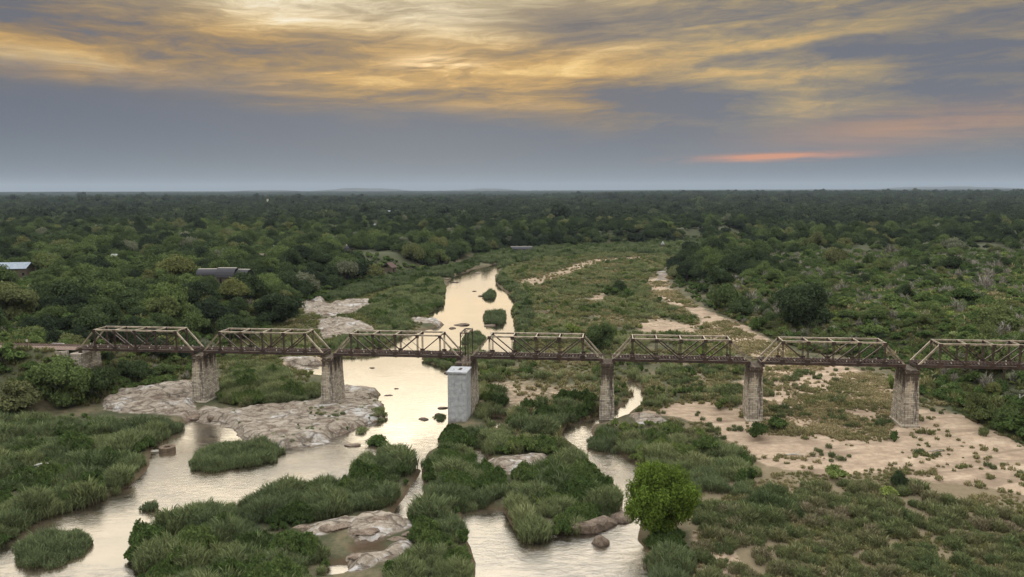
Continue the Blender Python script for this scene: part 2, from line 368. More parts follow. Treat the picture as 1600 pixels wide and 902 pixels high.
def m_water():
    m, nt, out = newmat('river_water')
    P = geo(nt); x, y, z = sep(P)
    flow = noise(nt, comb(nt, x*0.42, y*0.8, 0.0), 1.1, 7, 0.68, 1.4); fl2 = noise(nt, comb(nt, x*0.03, y*0.03, 4.0), 1.0, 3, 0.5)
    calm = smooth(y, 200.0, 135.0)*0.85 + smooth(y, 340.0, 200.0)*0.15
    st = (smooth(fl2, 0.35, 0.6)*0.75 + 0.25) * (calm*0.9 + 0.1)
    b = nt.nodes.new('ShaderNodeBump'); b.inputs['Distance'].default_value = 0.14; setin(nt, b.inputs['Height'], flow); setin(nt, b.inputs['Strength'], st)
    d = nt.nodes.new('ShaderNodeBsdfDiffuse'); shoal = noise(nt, comb(nt, x*0.10, y*0.16, 8.0), 1.0, 5, 0.6); nt.links.new(mixc(nt, smooth(shoal, 0.42, 0.62), lin(54,48,40), lin(104,92,76)).s, d.inputs['Color'])
    g = nt.nodes.new('ShaderNodeBsdfGlossy'); g.inputs['Roughness'].default_value = 0.06; g.inputs['Color'].default_value = (0.76, 0.75, 0.72, 1)
    nt.links.new(b.outputs[0], g.inputs['Normal'])
    fr = nt.nodes.new('ShaderNodeFresnel'); fr.inputs['IOR'].default_value = 1.6; nt.links.new(b.outputs[0], fr.inputs['Normal'])
    mx = nt.nodes.new('ShaderNodeMixShader'); nt.links.new((S(nt, fr.outputs[0])*0.70 + 0.34).s, mx.inputs[0])
    nt.links.new(d.outputs[0], mx.inputs[1]); nt.links.new(g.outputs[0], mx.inputs[2]); nt.links.new(mx.outputs[0], out.inputs[0]); return m
def m_leaf(name, stops, trans=0.3, tipc=None, rough=0.7):
    """foliage: colour picked by each plant's tint, varied leaf by leaf (tone.r) and along the blade (tone.g)"""
    m, nt, out = newmat(name)
    a = nt.nodes.new('ShaderNodeAttribute'); a.attribute_type = 'INSTANCER'; a.attribute_name = 'tint'
    t = nt.nodes.new('ShaderNodeAttribute'); t.attribute_name = 'tone'
    sp = nt.nodes.new('ShaderNodeSeparateColor'); nt.links.new(t.outputs['Color'], sp.inputs[0])
    r_, g_, b_ = [S(nt, o) for o in sp.outputs]
    c = ramp(nt, S(nt, a.outputs['Fac']), stops)
    k = r_*1.0 + 0.60
    v = nt.nodes.new('ShaderNodeVectorMath'); v.operation = 'SCALE'; nt.links.new(c.s, v.inputs[0]); nt.links.new(k.s, v.inputs['Scale'])
    c = S(nt, v.outputs[0])
    if tipc: c = mixc(nt, g_, tipc, c)
    d = nt.nodes.new('ShaderNodeBsdfDiffuse'); tr = nt.nodes.new('ShaderNodeBsdfTranslucent'); mx = nt.nodes.new('ShaderNodeMixShader')
    nt.links.new(c.s, d.inputs[0]); nt.links.new(c.s, tr.inputs[0]); mx.inputs[0].default_value = trans
    nt.links.new(d.outputs[0], mx.inputs[1]); nt.links.new(tr.outputs[0], mx.inputs[2]); nt.links.new(mx.outputs[0], out.inputs[0]); return m
def m_steel(name, c1, c2, spec=0.5, rough=0.38):
    m, nt, out = newmat(name); P = geo(nt)
    n1 = noise(nt, P, 0.9, 6, 0.7); n2 = noise(nt, P, 7.0, 4, 0.7)
    c = mixc(nt, smooth(n1*0.6+n2*0.4, 0.42, 0.6), c1, c2)
    principled(nt, out, c, n2*0.3 + (rough-0.1), spec, 0.0, bumped(nt, n2, 0.3, 0.02)); return m
def m_stone():
    m, nt, out = newmat('pier_stone'); P = objc(nt); x, y, z = sep(P)
    nx, ny, nz = sep(S(nt, [n for n in nt.nodes if n.bl_idname=='ShaderNodeTexCoord'][0].outputs['Normal']))
    along = nx.f('ABSOLUTE').f('GREATER_THAN', 0.6)
    u = along*y + (1.0-along)*x
    br = nt.nodes.new('ShaderNodeTexBrick'); nt.links.new(comb(nt, u, z, 0.0).s, br.inputs['Vector'])
    br.inputs['Scale'].default_value = 1.0; br.inputs['Brick Width'].default_value = 1.15; br.inputs['Row Height'].default_value = 0.42
    br.inputs['Mortar Size'].default_value = 0.035; br.inputs['Bias'].default_value = -0.1
    br.inputs['Color1'].default_value = (*lin(222,212,196),1); br.inputs['Color2'].default_value = (*lin(96,86,78),1); br.inputs['Mortar'].default_value = (*lin(52,46,40),1)
    n1 = noise(nt, comb(nt, x*1.6, y*1.6, z*0.22), 1.0, 6, 0.7); n2 = noise(nt, P, 3.5, 5, 0.7)
    c = mixc(nt, 0.42, S(nt, br.outputs['Color']), mixc(nt, n2, lin(96,84,76), lin(226,216,200)))
    # rust and soot runs below the bearings, water stain at the foot
    top = smooth(z, 7.0, 13.5)
    c = mixc(nt, (smooth(n1 + top*0.24, 0.50, 0.70)*0.9).clamp(), c, lin(62,50,42))
    c = mixc(nt, smooth(n1, 0.46, 0.34)*0.35, c, lin(196,170,120))
    c = mixc(nt, smooth(z + n2*1.4, 1.9, 0.9)*0.75, c, lin(66,54,46))
    b = bumped(nt, S(nt, br.outputs['Fac'])*-1.0 + n2*0.9, 0.9, 0.09)
    principled(nt, out, c, 0.9, 0.2, 0, b); return m
def m_plain(name, c1, c2, scale=1.5, rough=0.85, bump=0.3, spec=0.25):
    m, nt, out = newmat(name); P = objc(nt); n1 = noise(nt, P, scale, 7, 0.65); n2 = noise(nt, P, scale*6, 4, 0.7)
    c = mixc(nt, smooth(n1*0.7+n2*0.3, 0.35, 0.65), c1, c2)
    principled(nt, out, c, rough, spec, 0, bumped(nt, n2+n1, bump, 0.05)); return m
def m_concrete():
    m, nt, out = newmat('pier_concrete'); P = objc(nt); x, y, z = sep(P)
    n1 = noise(nt, comb(nt, x*1.2, y*1.2, z*0.18), 1.2, 6, 0.7); n2 = noise(nt, P, 1.2, 7, 0.7)
    c = mixc(nt, smooth(n2, 0.35, 0.65), lin(158,161,166), lin(190,192,195))
    c = mixc(nt, smooth(n1, 0.52, 0.7)*0.6, c, lin(126,124,124))
    c = mixc(nt, smooth(z + n2*1.6, 3.0, 1.3)*0.7, c, lin(104,92,80)); c = mixc(nt, smooth(n2, 0.6, 0.7)*0.3, c, lin(120,112,104))
    lift = z.f('MODULO', 1.5).f('LESS_THAN', 0.05)
    c = mixc(nt, lift*0.35, c, lin(105,103,102))
    principled(nt, out, c, 0.85, 0.25, 0, bumped(nt, n2, 0.3, 0.04)); return m
def m_rock():
    m, nt, out = newmat('river_rock'); P = geo(nt)
    n1 = noise(nt, P, 0.7, 7, 0.7, 0.5); n2 = noise(nt, P, 4, 6, 0.75)
    c = mixc(nt, smooth(n1, 0.35, 0.65), lin(92,78,66), lin(142,126,110)); c = mixc(nt, smooth(n2, 0.35, 0.5), lin(72,58,52), c)
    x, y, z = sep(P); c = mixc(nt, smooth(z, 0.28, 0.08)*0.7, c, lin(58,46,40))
    principled(nt, out, c, 0.75, 0.35, 0, bumped(nt, n1+n2*0.6, 0.8, 0.15)); return m
MG = m_ground(); MW = m_water()
G_REED = [(0.0, lin(88,99,74)), (0.3, lin(108,119,84)), (0.55, lin(126,134,94)), (0.8, lin(144,145,106)), (1.0, lin(158,150,122))]
M_REED = m_leaf('reed_leaves', G_REED, 0.35, lin(82,72,48))
M_TUFT = m_leaf('grass_blades', [(0.0, lin(90,104,60)), (0.35, lin(108,116,72)), (0.65, lin(130,128,90)), (1.0, lin(166,154,120))], 0.35, lin(96,84,62))
M_LEAF = m_leaf('tree_leaves', [(0.0, lin(54,64,48)), (0.2, lin(70,83,56)), (0.42, lin(88,102,64)), (0.6, lin(104,119,72)), (0.76, lin(108,110,76)), (0.88, lin(114,118,72)), (1.0, lin(116,120,104))], 0.25)
M_BRUSH = m_leaf('brush_leaves', [(0.0, lin(80,94,64)), (0.3, lin(98,110,74)), (0.55, lin(114,120,82)), (0.8, lin(124,122,92)), (1.0, lin(134,124,104))], 0.3, lin(86,76,64))
M_FARLEAF_SHADED = m_leaf('far_leaves_shaded', [(0.0, lin(52,60,48)), (0.4, lin(68,78,58)), (0.75, lin(82,92,64)), (1.0, lin(104,106,84))], 0.25)  # darker than the near leaves: cloud shade over far woods put into the colour
M_BRIGHT = m_leaf('bright_tree_leaves', [(0, lin(76,96,42)), (1, lin(118,138,60))], 0.3)
M_SHRUB = m_leaf('shrub_leaves', [(0.0, lin(62,76,46)), (0.35, lin(84,102,58)), (0.65, lin(106,120,72)), (0.85, lin(130,144,78)), (1.0, lin(132,134,112))], 0.3)
M_TWIG = m_leaf('dry_twigs', [(0, lin(112,112,96)), (1, lin(160,152,146))], 0.1)
M_BARK = m_plain('tree_bark', lin(66,54,44), lin(112,98,84), 2.0)
M_STEEL = m_steel('rusted_steel', lin(48,37,34), lin(82,64,56))
M_CHORD = m_steel('skylit_steel', lin(118,106,92), lin(182,168,146), 0.5, 0.42)  # same steel, with sky sheen on the upper members put into a paler colour
M_SLEEP = m_plain('sleeper_wood', lin(58,46,42), lin(92,76,68), 2.0)
M_RAIL = m_steel('rail_steel', lin(88,70,62), lin(120,104,96), 0.5, 0.35)
M_PALE = m_plain('pale_paint', lin(190,182,168), lin(222,216,204), 3.0)
M_STONE = m_stone(); M_CONC = m_concrete(); M_ROCK = m_rock()
M_WOOD = m_plain('bleached_wood', lin(150,146,138), lin(200,196,188), 3.0)
M_DARKW = m_plain('dark_timber', lin(52,44,38), lin(84,72,62), 3.0)
M_BALL = m_plain('track_ballast', lin(112,94,84), lin(160,140,128), 6.0, 0.95, 0.8)
M_THATCH = m_plain('thatch', lin(56,56,60), lin(80,80,86), 4.0)
M_TIN = m_plain('blue_grey_tin', lin(104,118,134), lin(140,154,170), 1.0, 0.45, 0.1, 0.5)
M_TINW = m_plain('pale_tin', lin(128,132,132), lin(160,162,158), 1.0, 0.5, 0.1, 0.4)
M_RED = m_plain('terracotta', lin(84,66,62), lin(108,88,82), 3.0)
M_WALL = m_plain('plaster', lin(84,76,66), lin(112,102,88), 2.0)
M_GLASS = m_plain('dark_window', lin(24,26,28), lin(40,44,48), 1.0, 0.15, 0.0, 0.5)

# ------------------------------------------------------------------ ground sheet
NR, NCOL = 860, 460
vv = np.concatenate([np.linspace(-260, 60, 24)[:-1], 60*np.exp(np.linspace(0, math.log(42000/60), NR))])
uu = np.linspace(-1, 1, NCOL); uu = np.sign(uu)*np.abs(uu)**1.12
half = np.where(vv < 60, 205, 150 + 0.95*vv)
X = uu[None,:]*half[:,None]; Y = np.repeat(vv[:,None], NCOL, 1)
fl = fields(X.ravel(), Y.ravel()); Z = height(X.ravel(), Y.ravel(), fl)
w, sand, rk, rh, gp, bed = fl
far = np.hypot(X.ravel(), Y.ravel())
brushy = ss(X.ravel()-.16*Y.ravel(), 2, 22)*ss(160-Y.ravel(), -10, 30)
lush = np.clip(0.58 - .45*brushy + 0.35*ss(-bed, 0, 25) + gp*0.6 - 0.25*ss(X.ravel()-0.33*Y.ravel(), 0, 60)*(bed > 0) + ss(far, 600, 1500)*.4, 0, 1)
wet = ss(w, -1.6, -0.3)
colr = np.stack([sand, rk, lush, wet*0.8], 1)
n0, n1 = len(vv), NCOL
idx = np.arange(n0*n1).reshape(n0, n1)
Fq = np.stack([idx[:-1,:-1], idx[:-1,1:], idx[1:,1:], idx[1:,:-1]], -1).reshape(-1, 4)
ground = link('ground', mesh_np('ground', np.stack([X.ravel(), Y.ravel(), Z], 1), Fq, [MG], colr, smooth_=True))
tag(ground, 'sandy river bed and wooded banks of the valley', 'ground', kind='structure')
wy = [50, 120, 200, 300, 420, 560, 760, 1100]
Wv = []; 
for yy in wy: Wv += [(-60-0.55*yy*0.9 if yy < 420 else -0.15*yy, yy, 0), ((40+0.35*yy) if yy < 420 else 0.62*yy, yy, 0)]
Wf = [(2*i, 2*i+1, 2*i+3, 2*i+2) for i in range(len(wy)-1)]
Wv[0] = (-160, -100, 0); Wv[1] = (160, -100, 0)
river = link('river', mesh_np('river', Wv, Wf, [MW])); tag(river, 'muddy river water mirroring the golden sky', 'river', kind='structure')

def ground_z(x, y): return float(height(np.array([x]), np.array([y]))[0])
def at(u, v, z=0.7):
    """pixel -> ground point, following the terrain height"""
    for _ in range(12):
        x, y = pix(u, v, z); g = ground_z(x, y)
        if abs(g-z) < .02: break
        z = z*0.4 + g*0.6
    return float(x), float(y), g

def m_shelf():
    m, nt, out = newmat('bedrock'); P = geo(nt); x, y, z = sep(P)
    n1 = noise(nt, P, 0.35, 8, 0.7, 0.6); n2 = noise(nt, P, 2.6, 7, 0.75); n3 = noise(nt, P, 0.11, 4, 0.6, 0.5)
    vo = nt.nodes.new('ShaderNodeTexVoronoi'); vo.feature = 'DISTANCE_TO_EDGE'; vo.inputs['Scale'].default_value = 0.26
    nt.links.new(comb(nt, x*0.8 + n1*2.6, y*1.5 + n2*1.2, z).s, vo.inputs['Vector']); cr_ = smooth(S(nt, vo.outputs['Distance']), 0.0, 0.07)
    c = mixc(nt, smooth(n1*0.6 + n2*0.4, 0.38, 0.62), lin(114,102,88), lin(170,158,143))
    c = mixc(nt, smooth(n3*0.55 + n1*0.45, 0.53, 0.62)*0.75, c, lin(194,193,192))
    c = mixc(nt, smooth(n3*0.5 + n1*0.5, 0.47, 0.40)*0.7, c, lin(98,78,64))
    c = mixc(nt, cr_*-0.55 + 0.55, c, lin(74,64,54))
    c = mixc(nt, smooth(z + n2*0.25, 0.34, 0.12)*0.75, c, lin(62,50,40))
    principled(nt, out, c, 0.75, 0.4, 0, bumped(nt, n2*0.7 + n1 + cr_*0.7, 0.9, 0.25)); return m
M_SHELF = m_shelf()
RLAB = ['pinkish bedrock outcrop left of the leftmost stone pier', 'broad bare bedrock shelf carrying the two left stone piers', 'farthest pale rock outcrop on the left flats', 'pale rock outcrop just above the third span on the left flats',
        'low flat rock under the right end of the second span', 'low rock point on the left shore of the far pool', 'grey rock ledge below the wide dark tree', 'layered rock outcrop in the middle of the foreground island',
        'low outcrop at the left of the foreground island rocks', 'lowest rock strip of the foreground island', 'pale rock hump among the middle reeds', 'small rock hump right of the slender pier']
def outcrops():
    for k, ((poly, h), lab) in enumerate(zip(ROCK[:12], RLAB)):
        lo, hi = poly.min(0)-2, poly.max(0)+2; st = .38 if poly[:,1].mean() < 240 else .8
        xs = np.arange(lo[0], hi[0], st); ys = np.arange(lo[1], hi[1], st); X_, Y_ = np.meshgrid(xs, ys); xf, yf = X_.ravel(), Y_.ravel()
        d = sdf(poly, xf, yf) + (fbm(xf, yf, 5, 300+k, 5)-.5)*4.0
        q = fbm(xf, yf, 9, 320+k, 4)*3.2 + xf*.10 + yf*.21; q = q - q.min(); fr = q - np.floor(q)
        led = (np.floor(q) % 3)*.28 + ss(fr, 0, .25)*.30 - fr*.25
        zf = np.maximum(height(xf, yf), -.3) + (.04 + h*.20*fbm(xf, yf, 6, 340+k, 4) + led*min(h, 1.2)*.7 + (fbm(xf, yf, 1.3, 360+k, 3)-.5)*.22)*ss(d, -.6, 1.6) - .35*ss(d, .5, -1.0)
        if st > .5: zf = zf - .5*ss(fbm(xf, yf, 4, 380+k, 4), .42, .52)*1.3
        n_, m_ = X_.shape; ii = np.arange(n_*m_).reshape(n_, m_); Q = np.stack([ii[:-1,:-1], ii[:-1,1:], ii[1:,1:], ii[1:,:-1]], -1).reshape(-1, 4)
        Q = Q[(d[Q].min(1) > -.9)]; used, inv = np.unique(Q, return_inverse=True)
        V = np.stack([xf, yf, zf], 1)[used]; c = V.mean(0); c[2] = V[:,2].min()
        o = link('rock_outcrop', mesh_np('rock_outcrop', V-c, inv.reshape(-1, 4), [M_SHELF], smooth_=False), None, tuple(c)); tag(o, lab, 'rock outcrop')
outcrops()

# distant hills
def hill(u0, u1, dist, h, seed, label):
    n = 40; x0 = (u0-800)/F_PX*dist; x1 = (u1-800)/F_PX*dist; V = []; Fh = []
    rows = 7
    for j in range(rows):
        t = j/(rows-1); prof = math.sin(math.pi*t)
        for i in range(n):
            s = i/(n-1); e = math.sin(math.pi*s)**0.7
            hh = h*prof*e*(0.45 + 0.9*float(fbm(np.array([s*10.0+seed]), np.array([t*3.0]), 2.3, seed)[0]))
            V.append((x0+(x1-x0)*s, dist + (t-.5)*5000, 35+hh))
    for j in range(rows-1):
        for i in range(n-1): a = j*n+i; Fh.append((a, a+1, a+n+1, a+n))
    o = link('hills', mesh_np('hills', V, Fh, [M_FAR], smooth_=True)); tag(o, label, 'hills', kind='structure')
M_FAR = m_plain('far_woodland', lin(26,30,30), lin(36,40,38), 0.01)
hill(370, 470, 17000, 40, 3, 'low faint hills left of centre on the horizon')
hill(500, 640, 18500, 95, 9, 'faint blue hills on the horizon above the river')
hill(690, 830, 19500, 70, 14, 'faintest hills on the horizon right of the blue ones')
hill(1380, 1560, 18000, 100, 21, 'faint hills at the right end of the horizon')

# haze: one closed box of even, thin air
hz = MB().box((-34000, -600, -3), (34000, 41500, 420)); m, nt, out = newmat('haze_air')
pv = nt.nodes.new('ShaderNodeVolumePrincipled'); pv.inputs['Color'].default_value = (0.58, 0.70, 0.86, 1); pv.inputs['Density'].default_value = 4.2e-5
nt.links.new(pv.outputs[0], out.inputs['Volume'])
HAZE = part('haze', hz, m); tag(HAZE, 'thin bluish evening haze over the plain', 'haze', kind='stuff')

# ------------------------------------------------------------------ plant shapes
def reed_geom(bx, by, bz, hgt, n_per, r, seed, wid=0.085, lean=0.32, bushy=0.5):
    g = np.random.default_rng(seed); N = len(bx)*n_per
    cx = np.repeat(bx, n_per); cy = np.repeat(by, n_per); cz = np.repeat(bz, n_per); H = np.repeat(hgt, n_per)*g.uniform(.6, 1.1, N)
    phi = g.uniform(0, 2*np.pi, N); rad = np.repeat(r, n_per)*np.sqrt(g.uniform(0, 1, N)); k = g.uniform(0, 1, N) < bushy
    x0 = cx + np.cos(phi)*rad; y0 = cy + np.sin(phi)*rad
    H = H*(1 - 0.30*(rad/np.maximum(np.repeat(r, n_per), 1e-6))**2)
    z0 = cz + np.where(k, H*g.uniform(.2, .65, N), -0.1)
    ph2 = phi + g.normal(0, .9, N); ln = np.where(k, g.uniform(.35, 1.0, N), g.uniform(0.02, lean, N)); ll = np.where(k, H*g.uniform(.2, .45, N), H*g.uniform(.75, 1, N))
    tx, ty = np.cos(ph2), np.sin(ph2); a = g.uniform(0, np.pi, N); px, py = np.cos(a), np.sin(a); w_ = wid*g.uniform(.6, 1.5, N)
    def lvl(f, q): return x0 + tx*ln*ll*f*f*q, y0 + ty*ln*ll*f*f*q, z0 + ll*f*(1-0.18*ln*f)
    V = np.empty((N, 6, 3)); T = np.zeros((N, 6, 4)); tone = g.uniform(0, 1, N)
    for j, (f, ww) in enumerate(((0, .7), (.55, 1.0), (1.0, .12))):
        X_, Y_, Z_ = lvl(f, 1.0)
        V[:, 2*j] = np.stack([X_-px*w_*ww, Y_-py*w_*ww, Z_], 1); V[:, 2*j+1] = np.stack([X_+px*w_*ww, Y_+py*w_*ww, Z_], 1)
        hh = np.clip((Z_-cz)/np.maximum(H, .1)*2.2, 0, 1)
        T[:, 2*j, 1] = hh; T[:, 2*j+1, 1] = hh
    T[:, :, 0] = tone[:, None]; T[:, :, 3] = 1
    b = (np.arange(N)*6)[:, None]
    Fa = np.concatenate([b + [0,1,3,2], b + [2,3,5,4]])
    return V.reshape(-1, 3), Fa, T.reshape(-1, 4)
def leaf_blob(seed, n, leaf, lobes=9, flat=1.0, core=0.0, low=-0.25, spread=.62, lr=(.30, .48), drop=0.0, ball=False):
    """crown of leaf-sized faces on several lobes, about radius 1 and height 0..1.6*flat"""
    g = np.random.default_rng(seed); cs = []
    for i in range(lobes):
        a = g.uniform(0, 2*np.pi); q = spread*math.sqrt(g.uniform(0, 1)); rr = g.uniform(*lr)
        z = (0.45 + 0.62*(1-(q/spread)**(2 if not drop else 4))*g.uniform(.5, 1.0) + g.uniform(-.16, .1))*flat
        if i % 2: z -= drop*g.uniform(.5, 1.0)*flat
        if ball:
            dd_ = g.normal(size=3); dd_ /= np.linalg.norm(dd_); q3 = g.uniform(.55, 1.0); a = math.atan2(dd_[1], dd_[0]); q = math.hypot(dd_[0], dd_[1])*.74*q3; z = (.80 + dd_[2]*(.50 if dd_[2] > 0 else .62)*q3)*flat
        cs.append((math.cos(a)*q, math.sin(a)*q, z, rr))
    cs = np.array(cs); wts = cs[:,3]**2; li = g.choice(lobes, n, p=wts/wts.sum())
    d = g.normal(size=(n,3)); d /= np.linalg.norm(d, axis=1)[:,None]; d[:,2] = np.where(d[:,2] < low, -d[:,2], d[:,2])
    rad = cs[li,3]*g.uniform(.62, 1.08, n)**0.7
    bumpy = 1 + .16*np.sin(d[:,0]*7+li)*np.sin(d[:,1]*6+li*2)*1.2
    P = cs[li,:3] + d*rad[:,None]*bumpy[:,None]*np.array([1,1,.85*flat**.5])
    nrm = d*0.8 + g.normal(size=(n,3))*0.55 + np.array([0,0,.25]); nrm /= np.linalg.norm(nrm, axis=1)[:,None]
    t = np.cross(nrm, g.normal(size=(n,3))); t /= np.linalg.norm(t, axis=1)[:,None]; b = np.cross(nrm, t)
    s_ = leaf*g.uniform(.6, 1.35, n)[:,None]
    V = np.stack([P - t*s_, P - b*s_*.62, P + t*s_, P + b*s_*.62], 1).reshape(-1, 3)
    lt = g.uniform(0, 1, lobes)  # tone per lobe paints light and dark clumps that the even light lacks
    tone = np.clip(g.uniform(0, 1, n)*.6 + lt[li]*.4, 0, 1)
    T = np.zeros((n, 4, 4)); T[:,:,0] = tone[:,None]; T[:,:,1] = 1; T[:,:,3] = 1
    Fa = (np.arange(n)*4)[:,None] + np.array([0,1,2,3])
    V = [V]; Fs = [Fa]; T = [T.reshape(-1, 4)]; k = n*4
    if core > 0:
        for c in cs:
            th = np.linspace(0, np.pi, 5); ph = np.linspace(0, 2*np.pi, 9)[:-1]
            tt, pp = np.meshgrid(th, ph, indexing='ij'); rr = c[3]*core
            W = np.stack([c[0]+np.sin(tt)*np.cos(pp)*rr, c[1]+np.sin(tt)*np.sin(pp)*rr, c[2]+np.cos(tt)*rr*.85], -1).reshape(-1, 3)
            V.append(W); T.append(np.tile([.12, 1, 0, 1], (len(W), 1))); ii = np.arange(40).reshape(5, 8)
            Fs.append(np.stack([ii[:-1], ii[1:], np.roll(ii[1:], -1, 1), np.roll(ii[:-1], -1, 1)], -1).reshape(-1, 4) + k); k += len(W)
    return np.concatenate(V), np.concatenate(Fs), np.concatenate(T)
def pcoll(name, meshes):
    c = bpy.data.collections.new(name)
    for i, me in enumerate(meshes): c.objects.link(bpy.data.objects.new('%s_%02d' % (name, i), me))
    return c
z1 = np.zeros(1)
reed_me = [mesh_np('reed_clump', *reed_geom(z1, z1, z1, z1+2.4, 330, z1+1.1, 100+i, 0.042, .30, .84)[:2], [M_REED], reed_geom(z1, z1, z1, z1+2.4, 330, z1+1.1, 100+i, 0.042, .30, .84)[2]) for i in range(5)]
tuft_me = [mesh_np('grass_tuft', *reed_geom(z1, z1, z1, z1+0.9, 60, z1+.45, 200+i, 0.055, 0.7, .35)[:2], [M_TUFT], reed_geom(z1, z1, z1, z1+0.9, 60, z1+.45, 200+i, 0.055, 0.7, .35)[2]) for i in range(5)]
def brushm(i):
    V, Fa, T = reed_geom(z1, z1, z1, z1+1.5, 230, z1+.75, 800+i, 0.042, .35, .8); return mesh_np('brush_clump', V, Fa, [M_BRUSH], T)
brush_me = [brushm(i) for i in range(5)]
def scaled(me, fx, fz, nm):
    m2 = me.copy(); m2.name = nm; a = np.empty(len(m2.vertices)*3, np.float32); m2.vertices.foreach_get('co', a); a = a.reshape(-1, 3)*np.array([fx, fx, fz], np.float32); m2.vertices.foreach_set('co', a.ravel()); return m2
def twig(seed):
    V, Fa, T = reed_geom(z1, z1, z1, z1+1.5, 130, z1+.4, seed, 0.03, 0.9, .8); return mesh_np('twig_bush', V, Fa, [M_TWIG], T)
twig_me = [twig(300+i) for i in range(3)]
def blob_me(name, mat, seed, n, leaf, **k):
    V, Fa, T = leaf_blob(seed, n, leaf, **k); return mesh_np(name, V, Fa, [mat], T)
shrub_me = [blob_me('shrub_foliage', M_SHRUB, 400+i, 620, .10, lobes=7, flat=.75, core=.6, low=-.1) for i in range(4)]
crown_me = [blob_me('crown', M_LEAF, 500+i, 4600, .047, lobes=10+i*2, flat=(.85,.7,1.0,.78,.92,.68)[i], core=.55, spread=(.6,.66,.5,.62,.55,.7)[i]) for i in range(6)]
farc_me = [blob_me('far_crown', M_FARLEAF_SHADED, 600+i, 420, .13, lobes=8, flat=.8, core=.7) for i in range(4)]
bank_me = [blob_me('far_canopy', M_FARLEAF_SHADED, 700+i, 260, .16, lobes=8, flat=.5, core=.8, spread=.8) for i in range(3)]
mix_me = reed_me[:4] + [scaled(brush_me[0], 1.4, 1.65, 'tall_brush'), scaled(brush_me[1], 1.5, 1.5, 'tall_brush'), scaled(shrub_me[0], 1.15, 2.3, 'leafy_shrub'), scaled(shrub_me[1], 1.2, 2.0, 'leafy_shrub')]
CO = {'mix': pcoll('mix', mix_me), 'reed': pcoll('reed', reed_me), 'tuft': pcoll('tuft', tuft_me), 'twig': pcoll('twig', twig_me), 'brush': pcoll('brush', brush_me), 'shrub': pcoll('shrub', shrub_me),
      'crown': pcoll('crown', crown_me), 'farc': pcoll('farc', farc_me), 'bank': pcoll('bank', bank_me)}
def scatter(name, kind, x, y, z, sc, tint, label, cat, seed=0, pick=None):
    g = np.random.default_rng(seed+7); n = len(x)
    if n == 0: return None
    me = bpy.data.meshes.new(name); me.vertices.add(n); me.vertices.foreach_set('co', np.stack([x, y, z], 1).astype(np.float32).ravel())
    nk = len(CO[kind].objects)
    def attr(nm, ty, key, arr): a = me.attributes.new(nm, ty, 'POINT'); a.data.foreach_set(key, arr)
    attr('pick', 'INT', 'value', (g.integers(0, nk, n) if pick is None else pick).astype(np.int32)); attr('tint', 'FLOAT', 'value', np.clip(tint, 0, 1).astype(np.float32))
    sc = np.asarray(sc, np.float32); sc = np.repeat(sc[:,None], 3, 1) if sc.ndim == 1 else sc
    attr('size', 'FLOAT_VECTOR', 'vector', sc.astype(np.float32).ravel())
    rt = np.zeros((n, 3), np.float32); rt[:,2] = g.uniform(0, 6.283, n); rt[:,0] = g.normal(0, .05, n); attr('turn', 'FLOAT_VECTOR', 'vector', rt.ravel())
    o = link(name, me); ng = bpy.data.node_groups.new(name, 'GeometryNodeTree')
    ng.interface.new_socket('Geometry', in_out='INPUT', socket_type='NodeSocketGeometry'); ng.interface.new_socket('Geometry', in_out='OUTPUT', socket_type='NodeSocketGeometry')
    N = ng.nodes; gi = N.new('NodeGroupInput'); go = N.new('NodeGroupOutput'); ip = N.new('GeometryNodeInstanceOnPoints'); ci = N.new('GeometryNodeCollectionInfo')
    ci.inputs['Collection'].default_value = CO[kind]; ci.inputs['Separate Children'].default_value = True; ci.inputs['Reset Children'].default_value = True
    def na(nm, ty):
        q = N.new('GeometryNodeInputNamedAttribute'); q.data_type = ty; q.inputs['Name'].default_value = nm; return q.outputs['Attribute']
    L = ng.links; L.new(gi.outputs[0], ip.inputs['Points']); L.new(ci.outputs[0], ip.inputs['Instance']); ip.inputs['Pick Instance'].default_value = True
    L.new(na('pick', 'INT'), ip.inputs['Instance Index']); L.new(na('turn', 'FLOAT_VECTOR'), ip.inputs['Rotation']); L.new(na('size', 'FLOAT_VECTOR'), ip.inputs['Scale'])
    L.new(ip.outputs[0], go.inputs[0])
    md = o.modifiers.new('scatter', 'NODES'); md.node_group = ng
    tag(o, label, cat, kind='stuff'); return o

